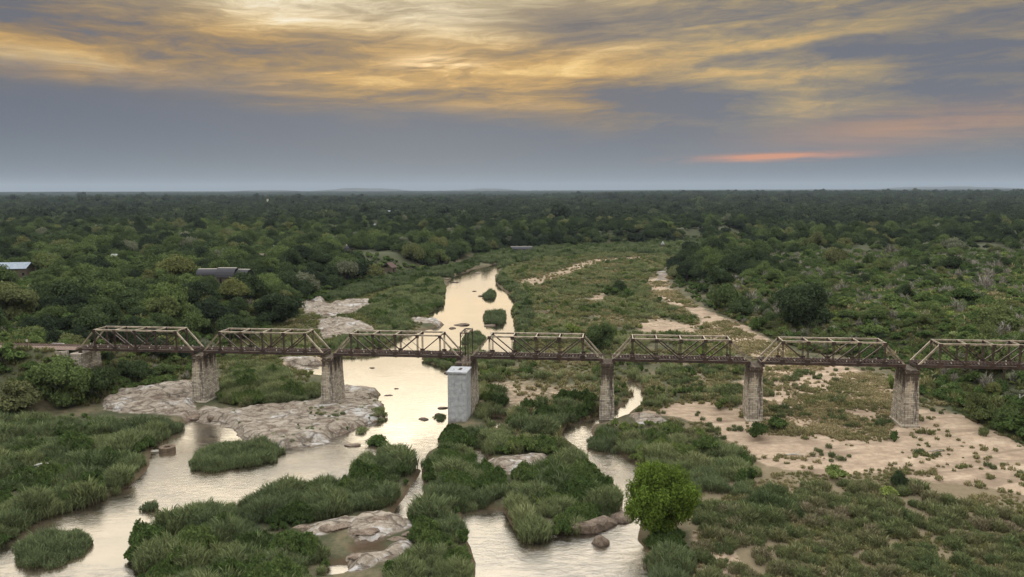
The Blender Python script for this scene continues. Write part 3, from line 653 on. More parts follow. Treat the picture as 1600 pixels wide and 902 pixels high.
# ------------------------------------------------------------------ bridge spans
NODES = [0, .877, 1.938, 3, 4.062, 5.123, 6]
def k2x(k): return NODES[k]*SL/6
def build_span():
    root = empty('truss_span', (0,0,0))
    for y in (0, TW):
        part('bottom_chord', MB().beam((0.0,y,0), (SL,y,0), .42, .62), M_STEEL, root)
        tcm = MB().beam((k2x(1)-.2,y,TH), (k2x(5)+.2,y,TH), .44, .36); part('top_chord', tcm, M_CHORD, root)
        part('end_post', MB().beam((.15,y,.1), (k2x(1),y,TH-.05), .38, .34), M_CHORD, root)
        part('end_post', MB().beam((SL-.15,y,.1), (k2x(5),y,TH-.05), .38, .34), M_CHORD, root)
        for k in range(1, 6):
            vb = MB(); x = k2x(k)
            for dx_ in (-.13, .13): vb.beam((x+dx_,y,.3), (x+dx_,y,TH-.2), .10, .28, (0,1,0))
            for q in range(9): vb.beam((x-.13,y-.11,.5+q*.48), (x+.13,y-.11,.5+(q+1)*.48), .05, .03)
            part('vertical_post', vb, M_STEEL, root)
        for a, b in ((1,2),(2,3),(4,3),(5,4)):
            part('diagonal', MB().beam((k2x(a),y,TH-.2), (k2x(b),y,.25), .26, .24), M_STEEL, root)
        for a, b in ((3,2),(3,4)):
            part('counter_brace', MB().beam((k2x(a),y+.1,TH-.25), (k2x(b),y+.1,.3), .07, .10), M_STEEL, root)
        gp_ = MB()
        for k in range(1, 6): gp_.box((k2x(k)-.55, y-.235, -.32), (k2x(k)+.55, y-.215, .85)); gp_.box((k2x(k)-.42, y-.275, TH-.62), (k2x(k)+.42, y-.262, TH+.1))
        part('gusset_plates', gp_, M_STEEL, root)['kind'] = 'stuff'
    for k in range(1, 6):
        part('top_strut', MB().beam((k2x(k),.2,TH+.02), (k2x(k),TW-.2,TH+.02), .24, .26), M_CHORD, root)
    for k in (1, 5):
        pb = MB(); x = k2x(k)
        for sgn, y in ((1, .2), (-1, TW-.2)):
            pb = MB(); prev = (x, y, TH-1.25)
            for j in range(1, 5): 
                t = j/4*math.pi/2; q = (x, y+sgn*1.15*(1-math.cos(t)), TH-1.25+1.1*math.sin(t)); pb.beam(prev, q, .16, .12); prev = q
            part('portal_brace', pb, M_CHORD, root)
    for k in range(7):
        part('floor_beam', MB().beam((k2x(k),.2,-.22), (k2x(k),TW-.2,-.22), .26, .62), M_STEEL, root)
    for y in (TW/2-.75, TW/2+.75):
        part('stringer', MB().beam((.1,y,.02), (SL-.1,y,.02), .26, .46), M_STEEL, root)
        part('rail', MB().box((-.95, y-.035, .485), (SL+.95, y+.035, .63)), M_RAIL, root)
    lb = MB()
    for k in range(6): lb.beam((k2x(k),.2,-.42), (k2x(k+1),TW-.2,-.42), .12, .10); lb.beam((k2x(k+1),.2,-.43), (k2x(k),TW-.2,-.43), .12, .10)
    part('bottom_lacing', lb, M_STEEL, root)['kind'] = 'stuff'
    smesh = MB().box((-.13, -2.05, -.11), (.13, 2.05, .11)).mesh('sleeper', M_SLEEP)
    bm_ = MB().box((-.05,-.16,0), (.05,-.04,.34)).box((-.05,-.04,.20), (.05,.22,.26)).box((-.11,-.20,.0), (.11,.02,.05)).mesh('rail_guard_bracket', M_PALE)
    ns = 44
    for j in range(ns):
        x = .35 + j*(SL-.7)/(ns-1); o = link('sleeper', smesh, root, (x, TW/2+rng.normal(0,.03), .365))
        if j % 2 == 0 and rng.uniform() < .93: link('rail_guard_bracket', bm_, root, (x+rng.normal(0,.08), TW/2 + (-1.55 if j % 4 else 1.5), .476), (0,0,rng.uniform(0,1.5)))
    for x in (.35, SL-.35):
        for y in (0, TW): part('bearing', MB().box((x-.35,y-.32,-.86), (x+.35,y+.32,-.62)).box((x-.22,y-.24,-.62), (x+.22,y+.24,-.315)), M_STEEL, root)
    return root
def copy_tree(o, parent=None):
    c = o.copy(); C.objects.link(c)
    if parent is not None: c.parent = parent
    for ch in [q for q in KIDS.get(o.name, [])]: copy_tree(ch, c)
    return c
span0 = build_span()
KIDS = {span0.name: list(span0.children)}
SLAB = ['leftmost steel truss span, from the left bank abutment to the first stone pier', 'second steel truss span from the left, between the two left stone piers',
        'third steel truss span from the left, ending at the concrete-faced pier', 'fourth steel truss span, right of the upright steel frame on the concrete-faced pier',
        'fifth steel truss span, between the slender pier and the dark-streaked pier', 'sixth steel truss span, crossing the pale sandy river bed',
        'rightmost steel truss span, cut off by the right edge']
for i in range(7):
    o = span0 if i == 0 else copy_tree(span0)
    o.location = B(span_s(i), 0); o.rotation_euler = (0, -math.atan(GR), YAW)
    tag(o, SLAB[i], 'bridge span', 'truss spans of the railway bridge')

# ------------------------------------------------------------------ piers
def shaft(w0, w1, l0, l1, z0, z1_, mat, seed, n0=0.0, course=0.42):
    """battered masonry: w along the bridge, l across, bottom -> top, laid course by course; local origin at the foot"""
    g = random.Random(seed); mb = MB(); n = int((z1_-z0)/course)
    for i in range(n):
        t0 = i/n; t1 = (i+1)/n; j = g.uniform(-.025, .03)
        a0 = (w0+(w1-w0)*t0)/2+j; a1 = (w0+(w1-w0)*t1)/2+j; b0 = (l0+(l1-l0)*t0)/2+j; b1 = (l0+(l1-l0)*t1)/2+j
        za, zb = z0+(z1_-z0)*t0, z0+(z1_-z0)*t1-.002; sx_, sy_ = g.uniform(-.015,.015), g.uniform(-.015,.015)
        mb.hexa([(sx_-a0,sy_+n0-b0,za),(sx_+a0,sy_+n0-b0,za),(sx_+a0,sy_+n0+b0,za),(sx_-a0,sy_+n0+b0,za),(sx_-a1,sy_+n0-b1,zb),(sx_+a1,sy_+n0-b1,zb),(sx_+a1,sy_+n0+b1,zb),(sx_-a1,sy_+n0+b1,zb)])
    return mb
PL = ['wide stone pier standing on the rock at the left bank', 'stone pier on the bare rock shelf beside the bright pool', 'tall pier with a smooth grey concrete face in the river',
      'slender stone pier with reeds and a stream at its foot', 'dark-streaked stone pier standing in bushes on the sand', 'yellowish weathered stone pier on the sand at right',
      'stone pier beyond the right edge']
for i in range(7):
    s = span_s(i) + SL + GAP/2 + (MID/2 if i == 2 else 0)
    x, y, zt = B(s, TW/2, -.86); gz = ground_z(x, y); zt -= .0
    foot = min(gz, 0.6) - .8
    root = empty('bridge_pier', (x, y, foot), (0, 0, YAW)); H_ = zt - foot
    tag(root, PL[i], 'bridge pier', 'piers of the railway bridge')
    if i != 2:
        part('shaft', shaft(3.6, 2.75, 7.4, 6.5, 0, H_-.75, M_STONE, 40+i), M_STONE, root)
        part('cap', MB().box((-1.52,-3.38,H_-.748), (1.52,3.38,H_-.36)), M_STONE, root)
        part('bearing_shelf', MB().box((-1.4,-3.1,H_-.358), (1.4,3.1,H_-.002)), M_STONE, root)
        part('footing', shaft(4.3, 3.9, 8.2, 7.8, -.5, 1.3, M_STONE, 70+i), M_STONE, root)
    else:
        # concrete face towards the camera, old masonry behind it
        part('shaft', shaft(4.5, 3.7, 10.2, 9.3, 0, H_-.75, M_STONE, 40+i, -.7), M_STONE, root)
        part('cap', MB().box((-1.8,-5.5,H_-.748), (1.8,3.62,H_-.002)), M_STONE, root)
        part('concrete_face', MB().hexa([(-2.25,-11.7,0),(2.02,-11.7,0),(2.02,-5.95,0),(-2.25,-5.95,0),(-2.2,-11.55,H_-1.0),(1.98,-11.55,H_-1.0),(1.98,-5.95,H_-1.0),(-2.2,-5.95,H_-1.0)]), M_CONC, root)
        part('concrete_cap', MB().box((-2.45,-11.85,H_-.998), (2.2,-5.92,H_-.64)), M_CONC, root)
        part('hatch', MB().box((-.2,-9.6,H_-.638), (.5,-7.6,H_-.60)), M_DARKW, root)
        part('hatch', MB().box((-1.5,-9.0,H_-.638), (-1.1,-8.7,H_-.61)), M_DARKW, root)
        P3 = (s, H_, foot)
# steel frame standing over the concrete-faced pier
x, y, z = B(P3[0], TW/2, -.86)
fr_ = empty('steel_frame', (x, y, z), (0, 0, YAW)); tag(fr_, 'narrow upright rusty steel frame above the concrete-faced pier', 'steel frame')
HP = 6.75
for px_ in (-.9, .9):
    for py_ in (-3.0, 3.0):
        part('post', MB().box((px_-.11, py_-.11, .0), (px_+.11, py_+.11, HP)), M_STEEL, fr_)
for py_ in (-3.0, 3.0):
    part('head_beam', MB().beam((-.78,py_,HP-.14), (.78,py_,HP-.14), .16, .26), M_STEEL, fr_)
    part('knee_brace', MB().beam((-.8,py_,HP-1.2), (-.2,py_,HP-.3), .1, .1).beam((.8,py_,HP-1.2), (.2,py_,HP-.3), .1, .1), M_STEEL, fr_)
    part('foot_brace', MB().beam((-.8,py_,.1), (.8,py_,.95), .1, .12), M_CHORD, fr_)
for px_ in (-.9, .9):
    part('head_beam', MB().beam((px_,-2.88,HP-.15), (px_,2.88,HP-.15), .16, .26), M_STEEL, fr_)
    part('knee_brace', MB().beam((px_,-2.8,HP-1.5), (px_,-1.5,HP-.3), .1, .1).beam((px_,2.8,HP-1.5), (px_,1.5,HP-.3), .1, .1), M_STEEL, fr_)
part('top_cross_brace', MB().beam((-.8,-2.8,HP-.03), (.8,2.8,HP-.03), .1, .08).beam((.8,-2.8,HP-.11), (-.8,2.8,HP-.11), .1, .08), M_STEEL, fr_)
# left abutment
x, y, z = B(X0-.2, TW/2, -.86)
ab = empty('abutment', (x, y, z-4.6), (0,0,YAW)); tag(ab, 'low stained stone abutment at the left end of the bridge', 'abutment')
part('face_wall', shaft(3.4, 3.0, 8.2, 7.4, -2, 4.55, M_STONE, 91), M_STONE, ab)
for sg in (-1, 1): part('wing_wall', MB().hexa([(-6,sg*3.9-.4,0),(-1.72,sg*3.9-.4,0),(-1.72,sg*3.9+.4,0),(-6,sg*3.9+.4,0),(-6,sg*3.9-.3,4.9),(-1.72,sg*3.9-.3,5.3),(-1.72,sg*3.9+.3,5.3),(-6,sg*3.9+.3,4.9)]), M_STONE, ab)
# track on the left bank
tr = empty('railway_track', B(X0-1, TW/2, 0), (0, -math.atan(GR), YAW)); tag(tr, 'railway track on the ballast of the left bank, leading onto the bridge', 'railway track')
part('ballast', MB().hexa([(-200,-2.6,-.2),(0,-2.6,-.2),(0,2.6,-.2),(-200,2.6,-.2),(-200,-1.7,.36),(0,-1.7,.36),(0,1.7,.36),(-200,1.7,.36)]), M_BALL, tr)
for yy in (-.75, .75): part('rail', MB().box((-200,yy-.035,.44), (0,yy+.035,.6)), M_RAIL, tr)
sm_ = MB().box((-.13,-1.25,.3), (.13,1.25,.42)).mesh('sleeper', M_SLEEP)
for j in range(70): link('sleeper', sm_, tr, (-.7-j*.75, 0, 0))
x, y, z = B(X0-9, 4.2, .5)
bx_ = empty('trackside_slab', (x, y, z-.15), (0,0,YAW)); tag(bx_, 'small white slab lying beside the track at the left bridge end', 'slab')
part('slab', MB().box((-1.6,-.6,-.1), (1.6,.6,.12)), M_PALE, bx_); part('rim', MB().box((-1.4,-.4,.122), (1.4,.4,.2)), M_CONC, bx_)
x, y, z = B(X0-13, -1.2, 0)
po = empty('marker_post', (x, y, z), (0,0,YAW)); tag(po, 'thin rusty marker post beside the track near the left bridge end', 'post')
part('post', MB().box((-.09,-.09,-.4), (.09,.09,2.6)), M_RED, po); part('plate', MB().box((-.3,-.12,1.9), (.3,-.092,2.5)), M_PALE, po)
#PLANTS
# ------------------------------------------------------------------ buildings in the rest camp
BUILD = []   # (azimuth x/y, distance, half angle) to keep the woods from hiding the roofs
def clear(x, y, wid): BUILD.append((x/y, math.hypot(x, y), wid/2/y))
def gable(u, v, wpx, kind, depth, hw, roofm, wallm, rot, label, name='cottage', ridge=1.6):
    """v is the eaves line in the photo; hw the wall height"""
    x, y = pix(u, v, 11.5+hw); gz = ground_z(x, y)
    for _ in range(4): x, y = pix(u, v, gz+hw); gz = ground_z(x, y)
    L = wpx/F_PX*y; e = empty(name, (x, y, gz), (0, 0, rot)); tag(e, label, 'building'); a = L/2; b = depth/2
    part('wall', MB().box((-a+.4,-b+.4,-.5), (a-.4,b-.4,hw)), wallm, e)
    if kind == 'gable':
        mb = MB(); t = .18
        mb.hexa([(-a,-b-.3,hw+.02),(a,-b-.3,hw+.02),(a,0,hw+ridge),(-a,0,hw+ridge),(-a,-b-.3,hw+t),(a,-b-.3,hw+t),(a,0,hw+ridge+t),(-a,0,hw+ridge+t)])
        mb.hexa([(-a,0.001,hw+ridge),(a,0.001,hw+ridge),(a,b+.3,hw+.02),(-a,b+.3,hw+.02),(-a,0.001,hw+ridge+t),(a,0.001,hw+ridge+t),(a,b+.3,hw+t),(-a,b+.3,hw+t)])
        part('roof', mb, roofm, e)
    elif kind == 'cone':
        n = 18; mb = MB(); mb.tube([(0,0,hw-.2),(0,0,hw+ridge*.55),(0,0,hw+ridge)], [a, a*.48, .12], n); part('roof', mb, roofm, e, True)
        part('roof_cap', MB().tube([(0,0,hw+ridge-.25),(0,0,hw+ridge+.2)], [.5,.15], 8), M_PALE, e)
    elif kind == 'barrel':
        mb = MB(); n = 10
        for j in range(n):
            t0, t1 = math.pi*j/n, math.pi*(j+1)/n; f = lambda t, q: (-math.cos(t)*b*1.1*q, hw-.3+math.sin(t)*ridge*q)
            (y0,z0_),(y1,z1b) = f(t0,1), f(t1,1); (y2,z2),(y3,z3) = f(t0,.94), f(t1,.94)
            mb.hexa([(-a,y2,z2),(a,y2,z2),(a,y3,z3),(-a,y3,z3),(-a,y0,z0_),(a,y0,z0_),(a,y1,z1b),(-a,y1,z1b)])
        part('roof', mb, roofm, e); part('ridge_cap', MB().box((-a+.1,-.5,hw-.3+ridge*.985), (a-.1,.5,hw-.3+ridge+.12)), M_PALE, e)
    dn = max(1, int(L/3.2))
    for j in range(dn):
        xx = -a + (j+.5)*L/dn
        part('window' if j else 'door', MB().box((xx-.5,-b+.36,(.9 if j else 0)), (xx+.5,-b+.398,min(2.1, hw-.1))), M_GLASS, e)
    clear(x, y, L+2); return e
gable(14, 419, 66, 'gable', 13, 4.0, M_TIN, M_WALL, .18, 'long blue-grey metal roofed hall at the left edge of the photo', 'hall', 2.6)
gable(325, 428, 29, 'barrel', 7, 3.0, M_THATCH, M_WALL, .10, 'left one of the three dark barrel-roofed thatched chalets', 'thatched_chalet', 2.6)
gable(356, 431, 30, 'barrel', 7, 3.0, M_THATCH, M_WALL, -.05, 'middle one of the three dark barrel-roofed thatched chalets', 'thatched_chalet', 4.0)
gable(382, 430, 20, 'barrel', 7, 3.0, M_THATCH, M_WALL, -.2, 'right, half hidden one of the three dark barrel-roofed chalets', 'thatched_chalet', 4.0)
gable(428, 392, 16, 'cone', 7, 2.4, M_THATCH, M_WALL, 0, 'larger thatched round hut with a pale cap among left trees', 'round_hut', 3.6)
gable(542, 390, 12, 'cone', 6, 2.4, M_THATCH, M_WALL, 0, 'smaller thatched round hut nearer the river than its twin', 'round_hut', 3.2)
gable(608, 397, 16, 'gable', 7, 3.0, M_RED, M_WALL, 1.15, 'cottage with a faded terracotta roof at the far left river bank', 'cottage', 3.0)
gable(815, 389, 34, 'barrel', 10, 3.0, M_THATCH, M_WALL, -.05, 'grey roofed riverside pavilion at the bend of the river', 'pavilion', 2.4)
gable(250, 334, 56, 'gable', 14, 3.5, M_TINW, M_WALL, .02, 'very long low white roof far off in the left woods', 'store_shed', .9)
gable(138, 333, 11, 'gable', 9, 3, M_TINW, M_WALL, 0, 'small white roof far off, furthest left of the far white roofs', 'cottage', 1.3)
gable(90, 339, 13, 'gable', 9, 3, M_TINW, M_WALL, .1, 'small white roof far off near the left edge', 'cottage', 1.3)
gable(187, 343, 10, 'gable', 9, 3, M_TINW, M_WALL, 0, 'small white roof between the two far white roofs at left', 'cottage', 1.3)
gable(65, 389, 14, 'gable', 7, 3, M_TINW, M_WALL, .3, 'thin pale roof above the blue metal roof', 'cottage', .8)
gable(179, 400, 9, 'gable', 6, 3, M_TINW, M_WALL, .3, 'tiny bright white roof in the middle of the left woods', 'cottage', 1.0)
gable(407, 399, 13, 'gable', 6, 3, M_WALL, M_WALL, .1, 'flat tan roof just below the larger round hut', 'cottage', .9)
gable(578, 352, 18, 'gable', 8, 3, M_TINW, M_WALL, 0, 'pale low roof left of the cluster of three camp roofs', 'cottage', 1.4)
gable(616, 331, 19, 'gable', 10, 3.5, M_TIN, M_WALL, .1, 'grey metal roof farthest back above the river camp', 'cottage', 1.6)
gable(664, 349, 10, 'gable', 8, 3, M_TIN, M_WALL, .3, 'left roof of the cluster of three camp roofs', 'cottage', 1.4)
gable(686, 349, 12, 'gable', 8, 3, M_TINW, M_WALL, -.1, 'middle roof of the cluster of three camp roofs', 'cottage', 1.5)
gable(711, 349, 8, 'gable', 7, 3, M_TINW, M_WALL, 0, 'right roof of the cluster of three camp roofs', 'cottage', 1.4)
gable(694, 362, 24, 'gable', 7, 3, M_TINW, M_WALL, .12, 'long pale curved strip of roof nearest above the river', 'cottage', .8)
gable(770, 337, 9, 'gable', 8, 3, M_TINW, M_WALL, 0, 'lone small pale roof above the river bend', 'cottage', 1.2)
gable(1226, 317, 6, 'gable', 12, 4, M_TINW, M_WALL, 0, 'left of two tiny white roofs far off at right', 'cottage', 2)
gable(1248, 317, 9, 'gable', 12, 4, M_TINW, M_WALL, 0, 'right of two tiny white roofs far off at right', 'cottage', 2)
gable(1205, 359, 10, 'gable', 7, 3, M_TIN, M_WALL, 0, 'small grey roof among the dark trees beyond the sand track', 'cottage', 1.3)
gable(1036, 363, 8, 'cone', 6, 3, M_TINW, M_WALL, 0, 'small pale pointed roof beyond the far river bank', 'round_hut', 3)
# mast
x, y = pix(419, 337, 14); gz = ground_z(x, y); ms = empty('radio_mast', (x, y, gz)); tag(ms, 'slim lattice radio mast with white antennas rising above the left woods', 'radio mast'); clear(x, y, 10)
mb = MB(); HM = 37
for q in range(3):
    a0 = q*2.094; mb.beam((1.2*math.cos(a0),1.2*math.sin(a0),0), (.5*math.cos(a0),.5*math.sin(a0),HM), .16, .16)
for j in range(16):
    zz = HM*j/16; r0 = 1.2-.7*j/16
    for q in range(3): a0, a1 = q*2.094, (q+1)*2.094; mb.beam((r0*math.cos(a0),r0*math.sin(a0),zz), (r0*math.cos(a1),r0*math.sin(a1),zz+HM/16), .07, .07)
part('lattice_tower', mb, M_STEEL, ms)
for q in range(3): a0 = q*2.094; part('antenna', MB().box((.9*math.cos(a0)-.5,.9*math.sin(a0)-.5,HM*.72), (.9*math.cos(a0)+.5,.9*math.sin(a0)+.5,HM*.80)), M_PALE, ms)
part('dish', MB().tube([(0,-1.0,HM*.72),(0,-1.5,HM*.72)], [1.3, 1.1], 12), M_PALE, ms)
part('whip_aerial', MB().tube([(0,0,HM),(0,0,HM+5)], [.14,.06], 6), M_WOOD, ms)

# ------------------------------------------------------------------ small things in the river bed
def rock_mesh(seed, sx, sy, sz, sub=3, rough=.35, slab=False):
    import bmesh
    bm = bmesh.new(); bmesh.ops.create_icosphere(bm, subdivisions=sub, radius=1)
    g = np.random.default_rng(seed); dirs = g.normal(size=(9,3)); dirs /= np.linalg.norm(dirs, axis=1)[:,None]; cut = g.uniform(.55, .9, 9)
    for v in bm.verts:
        p = np.array(v.co)
        for d, c in zip(dirs, cut):
            k = p @ d
            if k > c: p = p - d*(k-c)*.9
        n_ = 1 + rough*(float(fbm(np.array([p[0]*2+seed*3.1+p[2]]), np.array([p[1]*2+p[2]*1.3]), 1.0, seed, 4)[0])-.5)
        v.co = Vector((p[0]*n_*sx, p[1]*n_*sy, p[2]*n_*sz))
    me = bpy.data.meshes.new('rock'); bm.to_mesh(me); bm.free(); me.materials.append(M_ROCK)
    me.polygons.foreach_set('use_smooth', np.zeros(len(me.polygons), bool)); return me
ROCKS = [(551,704,28,7,0,'flat dark rock lying alone in the bright water below the second pier'),
 (692,644,17,6,.2,'flat rock in the water just left of the concrete-faced pier'), (661,662,17,7,-.2,'low double rock left of the reeds at the concrete pier foot'),
 (685,655,12,8,.3,'small dark rock with a tuft beside the concrete pier'), (699,588,11,7,.1,'dark rock at the water edge by the top of the concrete pier'),
 (619,613,9,4,0,'small rock in mid stream, right of the rock shelf'), (607,624,14,4,.1,'thin low rock close to the right tip of the rock shelf'),
 (581,580,9,3,0,'tiny rock in bright water just below the third span'), (771,643,17,10,.3,'rounded pale boulder right of the concrete pier'),
 (914,842,66,32,.32,'large brown boulder, left end of the foreground rock bar'), (944,832,54,28,.35,'middle boulder of the foreground rock bar'), (970,821,46,24,.4,'right boulder of the rock bar, beside the bright green tree'),
 (940,860,34,30,-.5,'brown triangular boulder in front of the foreground rock bar'), (352,846,22,12,.1,'pale boulder among the reeds of the foreground island'),
 (470,829,30,12,.2,'low rock at the left end of the island outcrop'), (590,818,44,16,.1,'broad layered slab rock on the foreground island'), (520,828,46,12,.25,'long sloping slab on the foreground island'),
 (575,834,50,9,.3,'thin slab below the broad layered rock'), (620,846,30,9,0,'slab rock at the right end of the island outcrop'), (560,874,36,9,.4,'lowest pale slab of the foreground island'),
 (585,650,20,6,.1,'flat rock at the edge of the shelf under the small bush'), (640,838,26,10,.1,'grey slab beside the reeds of the foreground island'),
 (790,732,30,10,.2,'pale rounded slab in the middle reed island'), (835,722,26,7,0,'thin slab at the right of the middle reed island'), (430,772,26,7,.2,'flat dark slab at the water edge of the foreground island'),
 (745,430,12,3,0,'low rock bar in the far dark water'), (695,437,14,5,.3,'rock on the left shore of the far pool'), (712,444,12,4,0,'small rock in the left edge of the far pool'), (741,458,7,3,0,'tiny rock left of the far small islet'), (752,466,11,4,0,'low stone below the far small islet'),
 (707,517,10,5,0,'dark stone by the round islet behind the steel frame'), (765,513,18,6,.2,'low rock in front of the square reed islet'), (722,512,26,6,0,'long pale rock touching the round islet'),
 (300,648,22,14,.3,'dark boulder at the foot of the leftmost pier'), (330,650,26,14,0,'broken boulder right of the leftmost pier foot')]
for i, (u, v, wp, hp, rz, lab) in enumerate(ROCKS):
    x, y, g = at(u, v, .2); g = max(g, -.1); W = wp/F_PX*y/2*1.15
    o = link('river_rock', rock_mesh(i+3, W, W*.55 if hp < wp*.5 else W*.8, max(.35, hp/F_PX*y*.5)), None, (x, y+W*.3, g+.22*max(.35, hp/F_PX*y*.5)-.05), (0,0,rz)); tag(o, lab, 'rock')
# concrete ring with pipes
x, y, g = at(262, 712, 0); cr = empty('concrete_ring', (x, y, -.3), (0,0,.05)); tag(cr, 'round concrete ring lying in the pool at the left bank', 'concrete ring')
mb = MB(); n = 28; Ro, Ri, Hh = 1.6, .62, 1.35
for j in range(n):
    a0, a1 = 2*math.pi*j/n, 2*math.pi*(j+1)/n; c0, s0, c1, s1 = math.cos(a0), math.sin(a0), math.cos(a1), math.sin(a1)
    mb.hexa([(Ri*c0,Ri*s0,0),(Ro*c0,Ro*s0,0),(Ro*c1,Ro*s1,0),(Ri*c1,Ri*s1,0),(Ri*c0,Ri*s0,Hh),(Ro*c0,Ro*s0,Hh),(Ro*c1,Ro*s1,Hh),(Ri*c1,Ri*s1,Hh)])
part('ring', mb, m_plain('stained_concrete', lin(78,66,56), lin(122,106,90), 2.0), cr)
for k in range(3): part('pipe', MB().tube([(-1.5,-.45+k*.42,.55),(-4.0,-.3+k*.5,.35)], [.09,.09], 8), M_PALE, cr)
# dead wood
def deadwood(u, v, pts, rad, label, name='driftwood', z=.7, forks=()):
    x, y, g = at(u, v, z); e = empty(name, (x, y, g)); tag(e, label, 'dead wood'); part('stem', MB().tube(pts, rad, 7), M_WOOD, e, True)
    for fp, fr in forks: part('branch', MB().tube(fp, fr, 6), M_WOOD, e, True)
deadwood(70, 679, [(-3,0,1.5),(-1,.2,1.9),(1,0,1.7),(3,.4,1.3)], [.12,.2,.18,.08], 'pale fallen log lying in the green left bank', forks=[([(1,0,1.7),(2,-.8,2.3),(2.7,-1,2.4)], [.12,.08,.04])])
deadwood(64, 744, [(-2,0,1.7),(0,.3,2.2),(1.6,0,2.0)], [.1,.2,.1], 'pile of pale broken branches in the left bank shrubs', forks=[([(-1.5,.5,1.6),(.4,-.3,2.4),(1.8,.4,2.2)], [.1,.14,.05]), ([(-.6,-.5,1.7),(1,.5,2.3),(2.4,.2,1.8)], [.1,.1,.04])])
deadwood(1590, 640, [(0,0,0),(.1,0,1.4),(.4,.1,2.6),(.2,0,3.6)], [.28,.22,.18,.1], 'bleached dead tree stump with two forks at the right edge', 'dead_tree', 3, [([(.4,.1,2.6),(1.2,0,3.4),(2.2,.1,3.6)], [.15,.1,.05]), ([(.1,0,1.4),(-.3,0,1.9)], [.12,.05])])
deadwood(1240, 712, [(-2.2,0,.1),(0,.2,.25),(2.0,-.1,.12)], [.1,.16,.05], 'grey drift log lying on the sand strip below the sixth span', forks=[([(.4,.15,.22),(1.2,.9,.5),(1.7,1.2,.3)], [.08,.05,.03])])
deadwood(1462, 706, [(-1.4,0,.1),(0,.1,.3),(1.6,.2,.1)], [.06,.13,.04], 'short drift branch on the sand right of the yellowish pier', forks=[([(0,.1,.3),(.6,-.5,.7)], [.07,.03])])
deadwood(1085, 690, [(-1.8,0,.3),(0,.3,.6),(1.8,.1,.2)], [.07,.13,.05], 'pale stick pile caught in the brush left of the sand strip', forks=[([(-.8,-.4,.3),(.7,.5,.8),(1.5,.9,.5)], [.06,.08,.03])])
x, y, g = at(1567, 606, 5); e = empty('timber_post', (x, y, g)); tag(e, 'dark upright post under the rightmost span', 'post'); part('post', MB().tube([(0,0,-.5),(.05,0,5.2)], [.3,.26], 8), M_DARKW, e); part('top_plate', MB().box((-.4,-.4,5.2), (.5,.4,5.4)), M_DARKW, e)
x, y, g = at(858, 499, .7); e = link('pale_stone', rock_mesh(77, 1.0, .7, .6), None, (x, y, g+.9)); e.data.materials[0] = M_PALE; tag(e, 'small white stone in the reeds right of the far pool', 'stone')

# ------------------------------------------------------------------ reeds, grass and shrubs
def fillp(poly, sp, seed):
    g = np.random.default_rng(seed); lo, hi = poly.min(0), poly.max(0); nx = int((hi[0]-lo[0])/sp)+1; ny = int((hi[1]-lo[1])/sp)+1
    X, Y = np.meshgrid(lo[0]+np.arange(nx)*sp, lo[1]+np.arange(ny)*sp); X = X.ravel()+g.uniform(-.5,.5,X.size)*sp; Y = Y.ravel()+g.uniform(-.5,.5,Y.size)*sp
    d = sdf(poly, X, Y) + (fbm(X, Y, 7, seed+60, 3)-.5)*2.5; m = d > 0
    u, v = project(X, Y, 1.0); m &= (u > -260) & (u < 1860)
    return X[m], Y[m], d[m]
def cells_of(x, y, c, seed):
    """nearest mound centre: distance, and two random numbers of that mound"""
    i0 = np.floor(x/c); j0 = np.floor(y/c); best = np.full(x.shape, 1e9); a = np.zeros(x.shape); b = np.zeros(x.shape)
    for di in (-1, 0, 1):
        for dj in (-1, 0, 1):
            i, j = i0+di, j0+dj; px, py = (i+_h(i, j, seed))*c, (j+_h(i, j, seed+1))*c; d = np.hypot(x-px, y-py); m = d < best
            best = np.where(m, d, best); a = np.where(m, _h(i, j, seed+2), a); b = np.where(m, _h(i, j, seed+3), b)
    return best/c, a, b
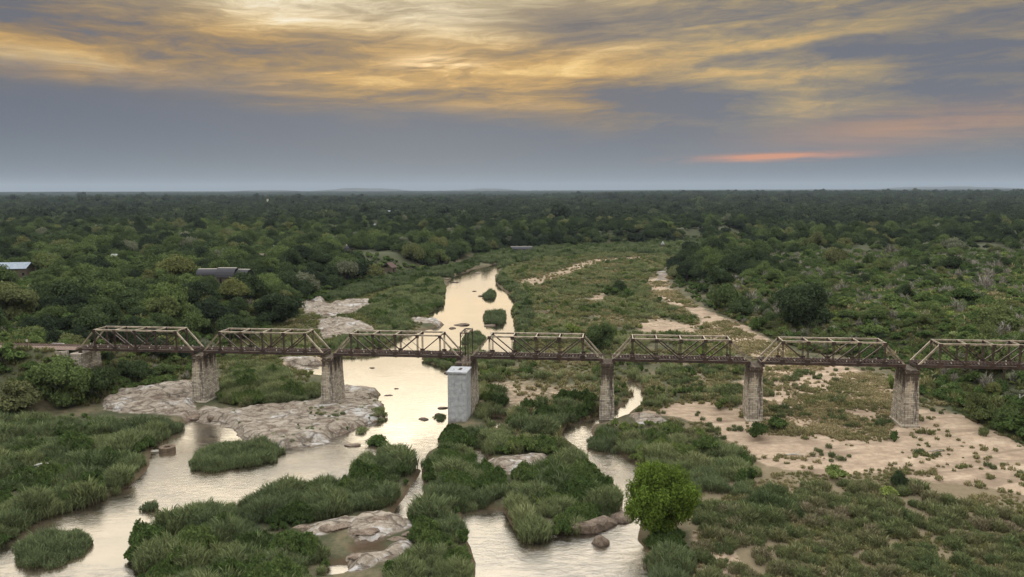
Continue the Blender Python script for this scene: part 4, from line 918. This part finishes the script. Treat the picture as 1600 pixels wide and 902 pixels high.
def bed(name, px, sp, sc, tint, label, seed, kind='reed', gap=0.0, rockmax=.35, sandmax=.75, z=.6, edge=True, cat='reeds', squash=1.0, cell=5.4, open_=0.0):
    poly = polyw(px, z); x, y, d = fillp(poly, sp, seed); g = np.random.default_rng(seed+5)
    f = fields(x, y); hz_ = height(x, y, f); m = (f[2] < rockmax) & (f[1] < sandmax + g.uniform(-.2, .2, len(x))) & (hz_ > -.6) & (fbm(x, y, 9 if y.mean() < 250 else 16, seed+11, 4) > gap)
    x, y, d, hz_ = x[m], y[m], d[m], hz_[m]
    big = fbm(x, y, 11, seed+2, 3); cd, ca, cb = cells_of(x + (fbm(x, y, 2.5, seed)-.5)*2, y + (fbm(x, y, 2.5, seed+9)-.5)*2, cell, seed)
    s = sc*(.42 + .55*big + .62*ca)*(1.28 - 1.05*np.clip(cd, 0, .75)**1.4)*g.uniform(.8, 1.2, len(x)) * (np.clip(.62 + d/5, .6, 1) if edge else 1)
    t = tint[0] + (tint[1]-tint[0])*np.clip(fbm(x, y, 12, seed+3, 3)*.8 - .12 + cb*.5 + g.normal(0, .10, len(x)), 0, 1)
    pk = None
    if kind == 'reed':
        kind = 'mix'; q = _h(np.floor(cb*9999), np.floor(ca*9999), 5) + g.normal(0, .10, len(x))
        pk = np.where(q < .52, g.integers(0, 4, len(x)), np.where(q < .76, 4+g.integers(0, 2, len(x)), 6+g.integers(0, 2, len(x))))
        k = (cd < .62 + .16*ca + g.normal(0, .05, len(x))) & (fbm(x, y, 5, seed+31, 3) > .27) & (d > (.9 if y.mean() < 260 else .3)); x, y, d, hz_, s, t, pk, cd, ca, cb = x[k], y[k], d[k], hz_[k], s[k], t[k], pk[k], cd[k], ca[k], cb[k]
        s = s*.88
    if open_: k = (cd < .62 - open_*ca) ; x, y, d, hz_, s, t = x[k], y[k], d[k], hz_[k], s[k], t[k]; pk = pk[k] if pk is not None else None
    s3 = np.stack([s, s, s*squash], 1)
    return scatter(name, kind, x, y, np.maximum(hz_, -.15)-.05, s3, t, label, cat, seed, pk)
A_ = [(205,960),(206,880),(204,862),(222,845),(245,824),(275,820),(310,808),(345,797),(400,787),(430,774),(455,770),(500,762),(535,760),(550,742),(568,716),(600,709),(640,712),(650,735),(645,762),(620,794),(600,806),(560,806),(520,818),(455,830),(452,842),(500,856),(520,880),(500,960)]
bed('reed_bed', A_, .95, 1.15, (.05,.55), 'dense reed bed covering the left of the foreground island', 1)
bed('reed_bed', [(635,822),(655,802),(690,806),(716,816),(728,850),(740,885),(750,1000),(560,1000),(600,900),(640,866),(650,845)], .9, 1.15, (.1,.6), 'reeds along the right shore of the foreground island', 2)
bed('reed_bed', [(662,722),(690,704),(720,704),(745,710),(762,738),(792,752),(802,778),(772,786),(745,802),(715,808),(688,802),(660,785),(654,752)], .95, 1.15, (.1,.55), 'round reed bed in mid river below the concrete pier', 3)
bed('reed_bed', [(788,755),(800,742),(850,735),(880,712),(905,714),(930,736),(960,764),(975,782),(965,802),(940,811),(900,831),(870,842),(825,848),(795,826),(783,790)], .95, 1.15, (.1,.75), 'broad reed bed left of the bright green tree', 4)
bed('reed_bed', [(748,694),(765,683),(830,684),(880,690),(903,704),(880,716),(860,722),(845,714),(800,714),(765,718)], .95, .95, (.3,.85), 'strip of lighter reeds above the middle rock slabs', 5)
bed('reed_bed', [(678,682),(700,671),(740,674),(765,682),(750,700),(700,702),(682,694)], .9, .95, (.05,.4), 'dark reeds around the foot of the concrete-faced pier', 6)
bed('left_bank_thicket', [(-140,690),(0,648),(60,654),(160,664),(250,664),(298,664),(285,674),(262,688),(243,700),(240,716),(232,732),(200,764),(150,788),(80,809),(25,838),(0,856),(-60,890),(-140,900)], 1.25, 1.25, (.05,.6), 'green thicket of reeds sloping to the water on the left bank', 7)
bed('left_bank_shrubs', [(-140,690),(0,650),(60,650),(160,650),(260,662),(240,690),(225,725),(150,772),(70,795),(20,820),(-60,880)], 3.4, 1.15, (.05,.7), 'leafy shrubs growing through the left bank reeds', 8, 'shrub', cat='shrubs')
bed('reed_bed', [(335,606),(345,596),(420,584),(450,586),(470,600),(505,605),(500,628),(420,636),(370,641),(342,632)], 1.0, 1.1, (.25,.8), 'light green reed bed between the two left stone piers', 9)
bed('reed_bed', [(345,585),(370,570),(430,572),(455,584),(420,590)], 1.2, .9, (.2,.7), 'reeds behind the left reed bed, under the second span', 10)
bed('reed_bed', [(585,470),(640,440),(690,437),(698,450),(692,478),(665,496),(640,502),(650,512),(620,530),(600,546),(540,552),(500,548),(540,530),(585,522),(588,508),(560,490)], 1.5, 1.15, (.15,.6), 'reed bed on the left shore of the far pool', 12)
bed('reed_bed', [(350,560),(400,530),(450,520),(500,538),(500,553),(440,560),(430,572),(350,580)], 1.7, .9, (.3,.9), 'thin reeds on the flat behind the second span', 13, gap=.35)
bed('reed_bed', [(480,470),(500,463),(600,434),(690,419),(740,408),(750,415),(705,434),(660,436),(600,455),(560,466),(520,474)], 2.0, 1.3, (.0,.35), 'dark green reeds below the trees on the far left bank', 14)
bed('reed_bed', [(650,556),(700,550),(742,543),(768,556),(800,556),(812,575),(745,580),(706,580),(682,572)], 1.2, .9, (.2,.6), 'reed strip on the spit passing under the steel frame', 15)
L1 = [(775,438),(785,424),(800,415),(850,404),(950,394),(1130,383),(1060,402),(1040,418),(1010,436),(1020,466),(1058,482),(1095,500),(1108,525),(1150,560),(1170,580),(1150,640),(1060,628),(1035,655),(990,655),(1005,632),(1008,608),(990,592),(972,596),(985,620),(960,640),(925,650),(885,664),(875,690),(800,682),(765,676),(745,640),(742,600),(745,580),(812,577),(805,520),(806,500),(800,488),(808,475),(799,460)]
bed('reed_plain', L1, 2.3, .95, (.2,.85), 'wide plain of reeds and grass in the river bed, right of the water', 16, gap=.42, sandmax=.35, edge=False)
bed('shore_reeds', [(775,438),(785,426),(800,440),(830,470),(830,510),(815,556),(803,552),(806,520),(806,500),(800,488),(808,475),(799,460)], 1.5, 1.2, (.0,.4), 'darker reeds lining the right shore of the far pool', 17)
bed('reed_bed', [(758,688),(790,676),(800,650),(770,640),(750,600),(745,585),(790,590),(810,620),(850,640),(880,615),(930,620),(940,640),(925,650),(885,662),(870,690),(800,684)], 1.15, 1.1, (.05,.55), 'green reeds between the concrete-faced and the slender pier', 18, sandmax=.35, gap=.32)
bed('reed_bed', [(922,690),(932,672),(968,662),(1030,668),(1060,660),(1110,684),(1170,712),(1196,745),(1180,782),(1130,800),(1090,790),(1060,760),(1012,742),(990,722),(969,709),(940,702)], 1.2, 1.0, (.15,.8), 'reeds and brush on the right of the narrow stream', 19, gap=.28)
bed('reed_bed', [(1005,862),(1000,850),(1030,830),(1070,842),(1084,870),(1100,1000),(1020,1000)], .95, 1.0, (.05,.4), 'dark reeds in front of the bright green tree', 20)
bed('brush_patch', [(1080,790),(1130,800),(1180,780),(1210,770),(1260,800),(1200,850),(1120,830),(1085,822)], 1.0, 1.2, (.0,.8), 'low brush right of the bright green tree', 21, 'brush', gap=.25, cell=3.5)
bed('foreground_brush', [(1160,785),(1230,768),(1300,760),(1400,760),(1500,786),(1560,808),(1640,830),(1760,900),(1760,1020),(1060,1020),(1100,830)], .85, 1.0, (.0,1.0), 'low clumps of brush on the foreground sand flat', 22, 'brush', gap=.30, edge=False, sandmax=.95, cell=2.8, open_=.42, cat='brush')
bed('foreground_grass', [(1150,770),(1230,740),(1300,738),(1420,735),(1560,770),(1700,800),(1760,900),(1760,1020),(1060,1020),(1085,830)], .9, .8, (.25,1.0), 'dry grass tufts on the foreground sand flat', 23, 'tuft', gap=.42, edge=False, sandmax=.95, cat='grass')
bed('sand_dry_grass', [(1190,575),(1290,570),(1400,590),(1392,640),(1388,690),(1300,690),(1190,680),(1175,620)], .8, 1.0, (.55,1.1), 'dry yellowish grass on the sand between the two right piers', 66, 'tuft', gap=.45, edge=False, sandmax=1.2, cat='grass')
bed('track_grass', [(1005,430),(1045,418),(1070,468),(1150,498),(1210,530),(1270,572),(1100,572),(1085,505),(1005,470)], 1.3, 1.2, (.4,1.2), 'thin dry grass creeping over the far sand strip', 67, 'tuft', gap=.57, edge=False, sandmax=1.2, cat='grass')
bed('far_bank_reeds', [(735,408),(745,400),(790,390),(850,385),(950,381),(1100,377),(1250,364),(1420,357),(1430,364),(1330,373),(1230,383),(1150,389),(1060,402),(1040,399),(950,397),(850,405),(800,416),(783,424),(770,414)], 3.0, 1.5, (.0,.5), 'dark reeds along the far bend below the woods', 68)
bed('sand_grass', [(1000,640),(1150,570),(1290,566),(1400,576),(1450,620),(1600,690),(1760,740),(1760,800),(1500,760),(1400,740),(1200,735),(1100,680)], 1.25, 1.0, (.3,1.0), 'sparse dry grass on the pale sand around the right piers', 24, 'tuft', gap=.46, edge=False, sandmax=.78, cat='grass')
bed('sand_brush', [(1180,600),(1230,575),(1290,590),(1340,620),(1395,640),(1388,676),(1340,694),(1250,690),(1190,678),(1175,640)], 1.3, .95, (.0,.8), 'brush on the sand between the two right piers', 25, 'brush', gap=.52, cell=3.5, open_=.35, edge=False, sandmax=.9)
bed('sand_brush', [(1060,560),(1170,568),(1180,600),(1130,640),(1060,630),(1040,600)], 1.5, 1.1, (.0,.7), 'brush on the sand left of the dark-streaked pier', 26, 'brush', gap=.52, cell=3.5, open_=.35, edge=False, sandmax=.9)
bed('plain_grass', L1, 1.8, 1.5, (.3,1.0), 'grass covering the reed plain right of the water', 27, 'tuft', gap=.36, edge=False, sandmax=.5, cat='grass')
bed('bank_grass', [(1440,612),(1560,632),(1700,690),(1800,760),(1600,702),(1500,650)], 1.1, 1.1, (.0,.35), 'fresh green grass at the foot of the right bank', 28, 'tuft', edge=False, cat='grass')
bed('sand_scrub', [(1010,640),(1150,575),(1290,566),(1400,580),(1450,620),(1600,690),(1760,740),(1760,800),(1500,760),(1400,740),(1200,735),(1100,680)], 1.6, .6, (.0,.7), 'low scattered scrub dotting the pale sand', 61, 'brush', gap=.62, edge=False, sandmax=.98, cell=4.5, open_=.3, cat='scrub')
bed('far_scrub', [(1010,436),(1045,423),(1066,468),(1150,500),(1205,535),(1260,566),(1100,560),(1095,505),(1010,470)], 2.4, .8, (.1,1.0), 'thin scrub along the far sand track', 62, 'brush', gap=.5, edge=False, sandmax=.45, cell=6, open_=.3, cat='scrub')
bed('flat_grass', [(340,600),(350,550),(430,505),(500,470),(600,440),(690,420),(690,480),(640,525),(590,555),(500,560),(480,600)], 1.5, 1.3, (.1,.8), 'rough grass on the flats left of the far pool', 63, 'tuft', edge=False, cat='grass')
bed('rock_plants', [(340,650),(420,640),(500,630),(600,612),(600,655),(500,690),(400,700)], 1.6, .35, (.2,.8), 'little tufts rooted in the cracks of the rock shelf', 64, 'reed', gap=.56, rockmax=1.1, edge=False, cat='tufts')
def geo_islet(name, px, sp, h, tint, label, seed):
    poly = polyw(px, 0.2); x, y, d = fillp(poly, sp, seed); g = np.random.default_rng(seed); hz_ = np.maximum(height(x, y), -.1)
    cd, ca, cb = cells_of(x, y, 4.5, seed); H = h*g.uniform(.8, 1.15, len(x))*np.clip(.6+d/3, .6, 1)*(1.25-.75*np.clip(cd,0,.8)+.2*(ca-.5)); npb = 190
    V, Fa, T = reed_geom(x, y, hz_, H, npb, np.full(len(x), .95), seed+900, .05, .30, .74)
    o = link(name, mesh_np(name, V, Fa, [M_REED], T)); o['tint'] = tint; tag(o, label, 'reed islet', 'reed islets in the river'); return o
geo_islet('reed_islet', [(26,872),(32,852),(60,842),(100,834),(125,832),(134,846),(120,868),(85,884),(45,890)], 1.0, 2.6, .22, 'reed islet alone in the water at the lower left corner', 31)
geo_islet('reed_islet', [(303,714),(318,702),(370,694),(415,694),(438,706),(428,720),(385,728),(335,735),(305,732)], 1.0, 2.6, .28, 'long reed islet between the left pier reflection and the rock shelf', 32)
geo_islet('reed_islet', [(758,461),(766,455),(773,459),(772,467),(760,467)], 1.4, 3.0, .12, 'smallest reed islet, farthest up the bright pool', 33)
geo_islet('reed_islet', [(756,498),(760,490),(786,489),(790,500),(782,507),(760,506)], 1.3, 3.2, .15, 'square looking reed islet in the far pool', 34)
geo_islet('reed_islet', [(722,535),(728,524),(748,521),(758,528),(752,537),(735,540)], 1.2, 2.6, .22, 'round reed islet seen just behind the steel frame', 35)
geo_islet('reed_islet', [(590,662),(580,650),(598,643),(604,652)], 1.0, 1.8, .5, 'small bush of reeds on the right tip of the rock shelf', 36)
geo_islet('reed_islet', [(558,676),(556,668),(572,666),(572,676)], 1.0, 1.6, .55, 'low tuft of reeds on the rock shelf below the second pier', 37)
geo_islet('reed_islet', [(228,798),(230,791),(240,791),(240,799)], .9, 1.8, .1, 'tiny dark reed tuft in the water left of the foreground island', 38)
geo_islet('reed_islet', [(683,654),(685,648),(694,648),(694,656)], .9, 1.4, .2, 'small reed tuft left of the concrete-faced pier', 39)
geo_islet('reed_islet', [(925,700),(924,684),(945,676),(962,684),(958,700),(940,706)], .95, 2.2, .15, 'dark reed clump at the foot of the slender pier', 40)

# ------------------------------------------------------------------ trees
def crown_dims(me):
    a = np.empty(len(me.vertices)*3, np.float32); me.vertices.foreach_get('co', a); a = a.reshape(-1, 3); return np.percentile(np.hypot(a[:,0], a[:,1]), 97), a[:,2].max()
DIM = {me.name: crown_dims(me) for me in crown_me+shrub_me+farc_me+bank_me+twig_me}
def trunk_mesh(seed):
    g = random.Random(seed); mb = MB(); mb.tube([(0,0,-.05),(.02,0,.12),(.03,.02,.3),(.0,.03,.5)], [.055,.045,.036,.024], 8)
    for j in range(5):
        a = j*1.256+g.uniform(-.3,.3); r = g.uniform(.25,.42); mb.tube([(.02,0,.16+.04*j),(math.cos(a)*r*.5,math.sin(a)*r*.5,.34+.03*j),(math.cos(a)*r,math.sin(a)*r,.55+.05*j)], [.026,.017,.007], 6)
    return mb.mesh('trunk', M_BARK, True)
trunks = [trunk_mesh(i) for i in range(4)]
def put_tree(name, x, y, z, Rr, H, me, tint, rot, label=None, cat='tree', group=None, trunk=True):
    e = empty(name, (x, y, z-.15), (0,0,rot)); r0, h0 = DIM[me.name]
    cr_ = link('crown', me, e); cr_.scale = (Rr/r0, Rr/r0, H/h0); cr_['tint'] = float(tint)
    if trunk: t_ = link('trunk', random.choice(trunks), e); t_.scale = (Rr*1.1, Rr*1.1, H*1.05)
    tag(e, label, cat, group); return e
HAND = []
def hand(u, vb, wpx, vt, proto, tint, label, cat='tree', zg=.7, name=None, trunk=True):
    x, y, g = at(u, vb, zg); Rr = wpx/F_PX*y/2; top = CAMZ - (math.sin(PITCH)+(vt-451)/F_PX*math.cos(PITCH))/(math.cos(PITCH)-(vt-451)/F_PX*math.sin(PITCH))*(y)
    H = max(1.0, top-g); e = put_tree(name or ('riverside_tree' if cat == 'tree' else 'bush'), x, y+Rr*.35, g, Rr, H, proto, tint, random.uniform(0,6), label, cat, None, trunk); HAND.append((x, y, Rr)); return e
BT = blob_me('bright_crown', M_BRIGHT, 901, 30000, .024, lobes=46, flat=.95, core=.7, low=-1.0, spread=.74, lr=(.17,.30), ball=True); DIM[BT.name] = crown_dims(BT)
hand(1036, 848, 116, 722, BT, .5, 'big bright green round tree in the right foreground, beside the water')
DT = blob_me('wide_crown', M_LEAF, 902, 9500, .034, lobes=28, flat=.8, core=.7, low=-.6, spread=.70, lr=(.2,.34), ball=True); DIM[DT.name] = crown_dims(DT)
hand(938, 548, 48, 503, DT, .38, 'round dark green tree right behind the gap of spans four and five')
hand(1257, 512, 90, 440, DT, .16, 'largest dark green spreading tree behind the sixth span', zg=9)
hand(432, 508, 76, 455, DT, .08, 'wide dark tree above the second span, left of the rock outcrops', zg=5)
hand(1532, 664, 48, 612, crown_me[2], .66, 'left one of the two olive bushes on the right bank by the sand edge', 'bush', zg=3)
hand(1582, 672, 44, 632, crown_me[0], .5, 'right one of the two olive bushes on the right bank', 'bush', zg=3)
hand(1537, 664, 26, 640, crown_me[4], .02, 'small dark shrub at the foot of the left olive bush', 'bush', zg=2)
hand(1305, 752, 42, 729, shrub_me[0], .72, 'bright green shrub at the upper edge of the foreground brush', 'shrub', trunk=False)
hand(1407, 764, 28, 735, crown_me[3], .14, 'small dark round tree standing in the foreground brush', 'tree')
hand(1388, 782, 36, 762, shrub_me[1], .84, 'yellow-green low shrub below the small dark round tree', 'shrub', trunk=False)
hand(1393, 612, 18, 586, shrub_me[2], .7, 'green shrub just left behind the yellowish weathered pier', 'shrub', zg=1, trunk=False)
hand(1122, 452, 46, 416, crown_me[0], .2, 'tall dark tree at the tip of the right bank above the sand track', zg=3)
hand(1075, 440, 44, 404, crown_me[5], .05, 'dark tree nearest the far bend at the end of the sand track', zg=2)
hand(1135, 488, 52, 442, crown_me[1], .42, 'round mid green tree overhanging the sand track, upper one', zg=3)
hand(1160, 500, 40, 462, crown_me[4], .25, 'dark bush below the round tree by the sand track', 'bush', zg=4)
hand(1188, 518, 30, 495, shrub_me[3], .4, 'low shrub on the bank edge above the sand, left of the largest tree', 'shrub', zg=4, trunk=False)
hand(90, 640, 84, 556, DT, .56, 'large mid green bush on the slope below the left abutment', 'bush', zg=4)
hand(152, 628, 66, 570, crown_me[1], .3, 'dark bush right of the large green bush below the abutment', 'bush', zg=4)
hand(205, 596, 50, 560, crown_me[0], .22, 'dark green bush under the left half of the first span', 'bush', zg=4)
hand(252, 590, 40, 566, crown_me[5], .45, 'green bush under the right half of the first span', 'bush', zg=3)
hand(20, 650, 70, 590, crown_me[2], .75, 'grey-green bush at the left edge below the track', 'bush', zg=4)
hand(45, 536, 54, 507, crown_me[3], .66, 'bright green rounded bush beside the left railway track', 'bush', zg=12)
hand(8, 505, 80, 438, DT, .72, 'bright green tree cut by the left edge above the track', zg=11)
hand(362, 474, 46, 432, crown_me[4], .86, 'yellowish tree just below the middle thatched chalet', zg=10)
hand(955, 464, 26, 446, shrub_me[0], .3, 'left shrub of the trio in the far reed plain', 'shrub', trunk=False)
hand(968, 460, 24, 436, crown_me[3], .2, 'tallest, middle bush of the trio in the far reed plain', 'bush')
hand(982, 466, 22, 450, shrub_me[2], .35, 'right shrub of the trio in the far reed plain', 'shrub', trunk=False)
hand(1190, 688, 40, 660, shrub_me[1], .15, 'dark shrub hiding the foot of the dark-streaked pier', 'shrub', trunk=False)
hand(1215, 676, 34, 650, shrub_me[0], .3, 'green shrub right of the dark-streaked pier foot', 'shrub', trunk=False)
hand(1400, 690, 18, 674, shrub_me[3], .3, 'small shrub left of the yellowish pier foot', 'shrub', trunk=False)
hand(1130, 640, 26, 622, shrub_me[2], .6, 'olive shrub on the sand left of the dark-streaked pier', 'shrub', trunk=False)
hand(590, 702, 40, 678, shrub_me[0], .3, 'leafy shrub topping the upper reeds of the foreground island', 'shrub', trunk=False)
hand(1170, 760, 36, 732, shrub_me[3], .25, 'dark shrub at the right end of the stream side reeds', 'shrub', trunk=False)
hand(1108, 715, 40, 682, shrub_me[1], .42, 'green shrub among the reeds, up right of the bright tree', 'shrub', trunk=False)

# woods on both banks
def field_pts(y0, y1, k, sp, seed):
    """points over the visible wedge with spacing sp"""
    g = np.random.default_rng(seed); ys = np.arange(y0, y1, sp); out = []
    W = k*y1+60; xs = np.arange(-W, W, sp); X, Y = np.meshgrid(xs, ys); X = X.ravel()+g.uniform(-.5,.5,X.size)*sp; Y = Y.ravel()+g.uniform(-.5,.5,Y.size)*sp
    m = (np.abs(X) < k*Y+40) & (Y > y0) & (Y < y1); return X[m], Y[m]
T_ = []
for (y0, y1, sp, sd) in ((110, 420, 5.6, 1), (420, 1000, 8.0, 2)):
    x, y = field_pts(y0, y1, .88, sp, 900+sd); bs = sdf_box(BED, x, y, 140) + (fbm(x, y, 20, 77)-.5)*6
    m = bs < -3; x, y, bs = x[m], y[m], bs[m]; g = np.random.default_rng(sd)
    s = x*bd[0] + (y-D0)*bd[1]; n = x*bn[0] + (y-D0)*bn[1]
    m = ~((np.abs(n-TW/2) < 9) & (s < X0+10)) & ~((np.abs(n-TW/2) < 7) & (s > X0)); x, y, bs, s, n = x[m], y[m], bs[m], s[m], n[m]
    right = ss(x - 0.28*y, -20, 40)
    open_ = right*ss(y, 700, 500)            # open bush on the right plateau
    dens = fbm(x, y, 45, 15, 4)
    keep = (dens > .37 + .09*open_) & (g.uniform(0,1,len(x)) < .90 - .35*open_ - .35*(sp < 7)*(1-open_))
    far_edge = ss(-bs, 30, 0)*ss(y, 330, 480)
    Rr = g.lognormal(0, .36, len(x))*(3.9 + 1.4*far_edge - 1.9*open_ + (sp > 7)*.9)*(.8+.4*fbm(x, y, 60, 19)); Rr = np.where((y < 230) & (n < 0), Rr*.6, Rr)
    Rr = np.minimum(Rr, 7.6); H = Rr*g.uniform(1.2, 1.8, len(x))
    t = np.clip(fbm(x, y, 38, 55, 3)*.9 - .18 + g.normal(0, .15, len(x)) + .16*open_ - .16*far_edge - .15*ss(y, 500, 1000)*(1-far_edge) + .04*(sp < 7) , .0, .66)  # tint drops with distance, leading into the cloud shade painted on far crowns
    rr = g.uniform(0, 1, len(x)); t = np.where(rr > .93, g.uniform(.7, .88, len(x)), t); t = np.where((rr < .02 + .03*open_), .97, t)
    for hx, hy, hr in HAND: keep &= np.hypot(x-hx, y-hy) > hr + Rr*.45
    for az, dd, wa in BUILD:
        dist = np.hypot(x, y); keep &= ~((np.abs(x/y-az) < wa + Rr/y*.55) & (dist < dd*1.012) & (dist > dd*.93))
    T_.append(np.stack([x, y, Rr, H, t], 1)[keep])
T_ = np.concatenate(T_)
T_z = height(T_[:,0], T_[:,1]); U, Vb = project(T_[:,0], T_[:,1], T_z)
vis = (U > -12) & (U < 1612) & (Vb < 930)
score = np.where(vis, T_[:,2]*T_[:,3]**.5/np.hypot(T_[:,0], T_[:,1])**1.5, 0); order = np.argsort(-score)
NIND = 262; ind = order[:NIND]; rest = order[NIND:]
# every one of these trees gets its own words: colour, where it grows, and its place in that row
SUP = [project(*B(span_s(i), 0))[0] for i in range(7)] + [1700]
ORD = ['first','second','third','fourth','fifth','sixth','seventh','eighth','ninth','tenth','eleventh','twelfth','thirteenth','fourteenth','fifteenth','sixteenth','seventeenth','eighteenth','nineteenth','twentieth']
def colour(t): return 'dark green' if t < .22 else 'mid green' if t < .45 else 'fresh green' if t < .69 else 'yellow-green' if t < .9 else 'grey-green'
def where(u, v):
    deck = 548 + (u-120)*.0215
    if u < SUP[0]: sec = 'left of the bridge'
    else:
        k = max(i for i in range(7) if u >= SUP[i]-6); sec = 'above ' + ('the first span','the second span','the third span','the fourth span','the fifth span','the sixth span','the rightmost span')[k]
    up = deck - v
    if up < -14: return (sec.replace('above', 'below'), 'near')
    if u < SUP[0]: return (sec, 'just behind the track' if up < 35 else 'halfway up the woods' if up < 75 else 'in the upper woods')
    return (sec, 'close behind the deck' if up < 35 else 'at middle distance' if up < 75 else 'far back')
cells = {}
for i in ind:
    sec, band = where(U[i], Vb[i]); cells.setdefault((sec, band, colour(T_[i,4])), []).append(i)
for (sec, band, cc), li in cells.items():
    li.sort(key=lambda i: U[i])
    for q, i in enumerate(li):
        x, y, Rr, H, t = T_[i]; bush = H < 5.2; kind = 'bush' if bush else 'tree'
        small = 'only ' if len(li) == 1 else (ORD[q] + ' ' if q < 20 else str(q+1)+'th ')
        lab = (('only %s crown %s, %s' % (cc, sec, band)) if len(li) == 1 else ('%s %s crown from the left, %s, %s' % (ORD[q] if q < 20 else '%dth' % (q+1), cc, sec, band)))
        me = crown_me[int(rng.integers(0, 6))]
        put_tree('woodland_tree' if not bush else 'bush', x, y, T_z[i], Rr, H, me, t, rng.uniform(0, 6.28), lab, kind, 'trees and bushes of the woods on the banks', trunk=True)
r = T_[rest]
def sc3(Rr, H, kind):
    d = np.mean([DIM[o.data.name] for o in CO[kind].objects], 0); return np.stack([Rr/d[0], Rr/d[0], H/d[1]], 1)
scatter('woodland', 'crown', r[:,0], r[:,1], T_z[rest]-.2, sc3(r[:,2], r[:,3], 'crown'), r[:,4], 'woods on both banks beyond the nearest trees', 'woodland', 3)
def far_band(name, y0, y1, sp, kind, r0, seed, label, zoff=0):
    x, y = field_pts(y0, y1, .88, sp, seed); g = np.random.default_rng(seed); bs = sdf_box(BED, x, y, 50); keep = (bs < -4) & (fbm(x, y, sp*9, seed) > .30)
    Rr = g.lognormal(0, .28, len(x))*r0; dist = np.hypot(x, y)
    for az, dd, wa in BUILD: keep &= ~((np.abs(x/y-az) < wa + Rr/y*.5) & (dist < dd*1.01) & (dist > dd*.95))
    x, y, Rr = x[keep], y[keep], Rr[keep]; H = Rr*g.uniform(1.1, 1.6, len(x))
    if kind == 'bank': H = g.uniform(6, 11, len(x))
    t = np.clip(fbm(x, y, 160, seed+3, 4)*.8 - .15 + g.normal(0, .11, len(x)), 0, .7); t = np.where(g.uniform(0,1,len(x)) > .96, .8, t)
    scatter(name, kind, x, y, height(x, y)-.3, sc3(Rr, H, kind), t, label, 'woodland', seed)
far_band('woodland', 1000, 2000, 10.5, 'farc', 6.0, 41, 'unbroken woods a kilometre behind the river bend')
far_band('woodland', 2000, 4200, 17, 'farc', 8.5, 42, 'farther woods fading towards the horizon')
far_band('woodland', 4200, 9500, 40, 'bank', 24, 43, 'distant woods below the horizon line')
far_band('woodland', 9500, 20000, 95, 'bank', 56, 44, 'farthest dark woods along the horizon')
# undergrowth
def under(name, y0, y1, sp, kind, sc, tint, seed, label, side=0, gap=.36, cat='undergrowth'):
    x, y = field_pts(y0, y1, .85, sp, seed); g = np.random.default_rng(seed); bs = sdf_box(BED, x, y, 140) + (fbm(x, y, 14, 70)-.5)*5
    s = x*bd[0] + (y-D0)*bd[1]; n = x*bn[0] + (y-D0)*bn[1]
    m = (bs < 1.5) & (fbm(x, y, 22, seed+5) > gap) & ~((np.abs(n-TW/2) < 3.4) & (s < X0+4))
    rt = x - .28*y
    if side > 0: m &= rt > -10
    if side < 0: m &= rt < 10
    for az, dd, wa in BUILD: m &= ~((np.abs(x/y-az) < wa) & (np.hypot(x, y) < dd*1.012) & (np.hypot(x, y) > dd*.93))
    x, y, bs = x[m], y[m], bs[m]; sv = sc*g.lognormal(0, .3, len(x)); t = np.clip(tint[0] + (tint[1]-tint[0])*(fbm(x, y, 18, seed+9)*1.2-.1+g.normal(0,.15,len(x))), 0, 1)
    scatter(name, kind, x, y, height(x, y)-.1, sv, t, label, cat, seed)
under('undergrowth', 110, 520, 4.6, 'shrub', 2.1, (.05,.75), 51, 'leafy undergrowth shrubs between the trees of both banks', 0, .30)
under('undergrowth', 170, 520, 3.0, 'shrub', 1.15, (.35,1.25), 52, 'low grey-green shrubs of the open bush on the right plateau', 1, .34)
under('dry_bushes', 180, 520, 7.0, 'twig', 2.2, (0,1), 53, 'bare grey twiggy bushes of the right plateau', 1, .46)
under('dry_bushes', 180, 420, 11.0, 'twig', 1.8, (0,.8), 54, 'bare grey twiggy bushes between the left bank trees', -1, .42)
under('plateau_grass', 200, 470, 2.6, 'tuft', 1.9, (.4,1.1), 56, 'pale dry grass of the openings on the right plateau', 1, .38, 'grass')
under('bank_slope_grass', 120, 330, 1.9, 'tuft', 1.6, (.0,.7), 55, 'rough grass of the bank slopes', 0, .2, 'grass')
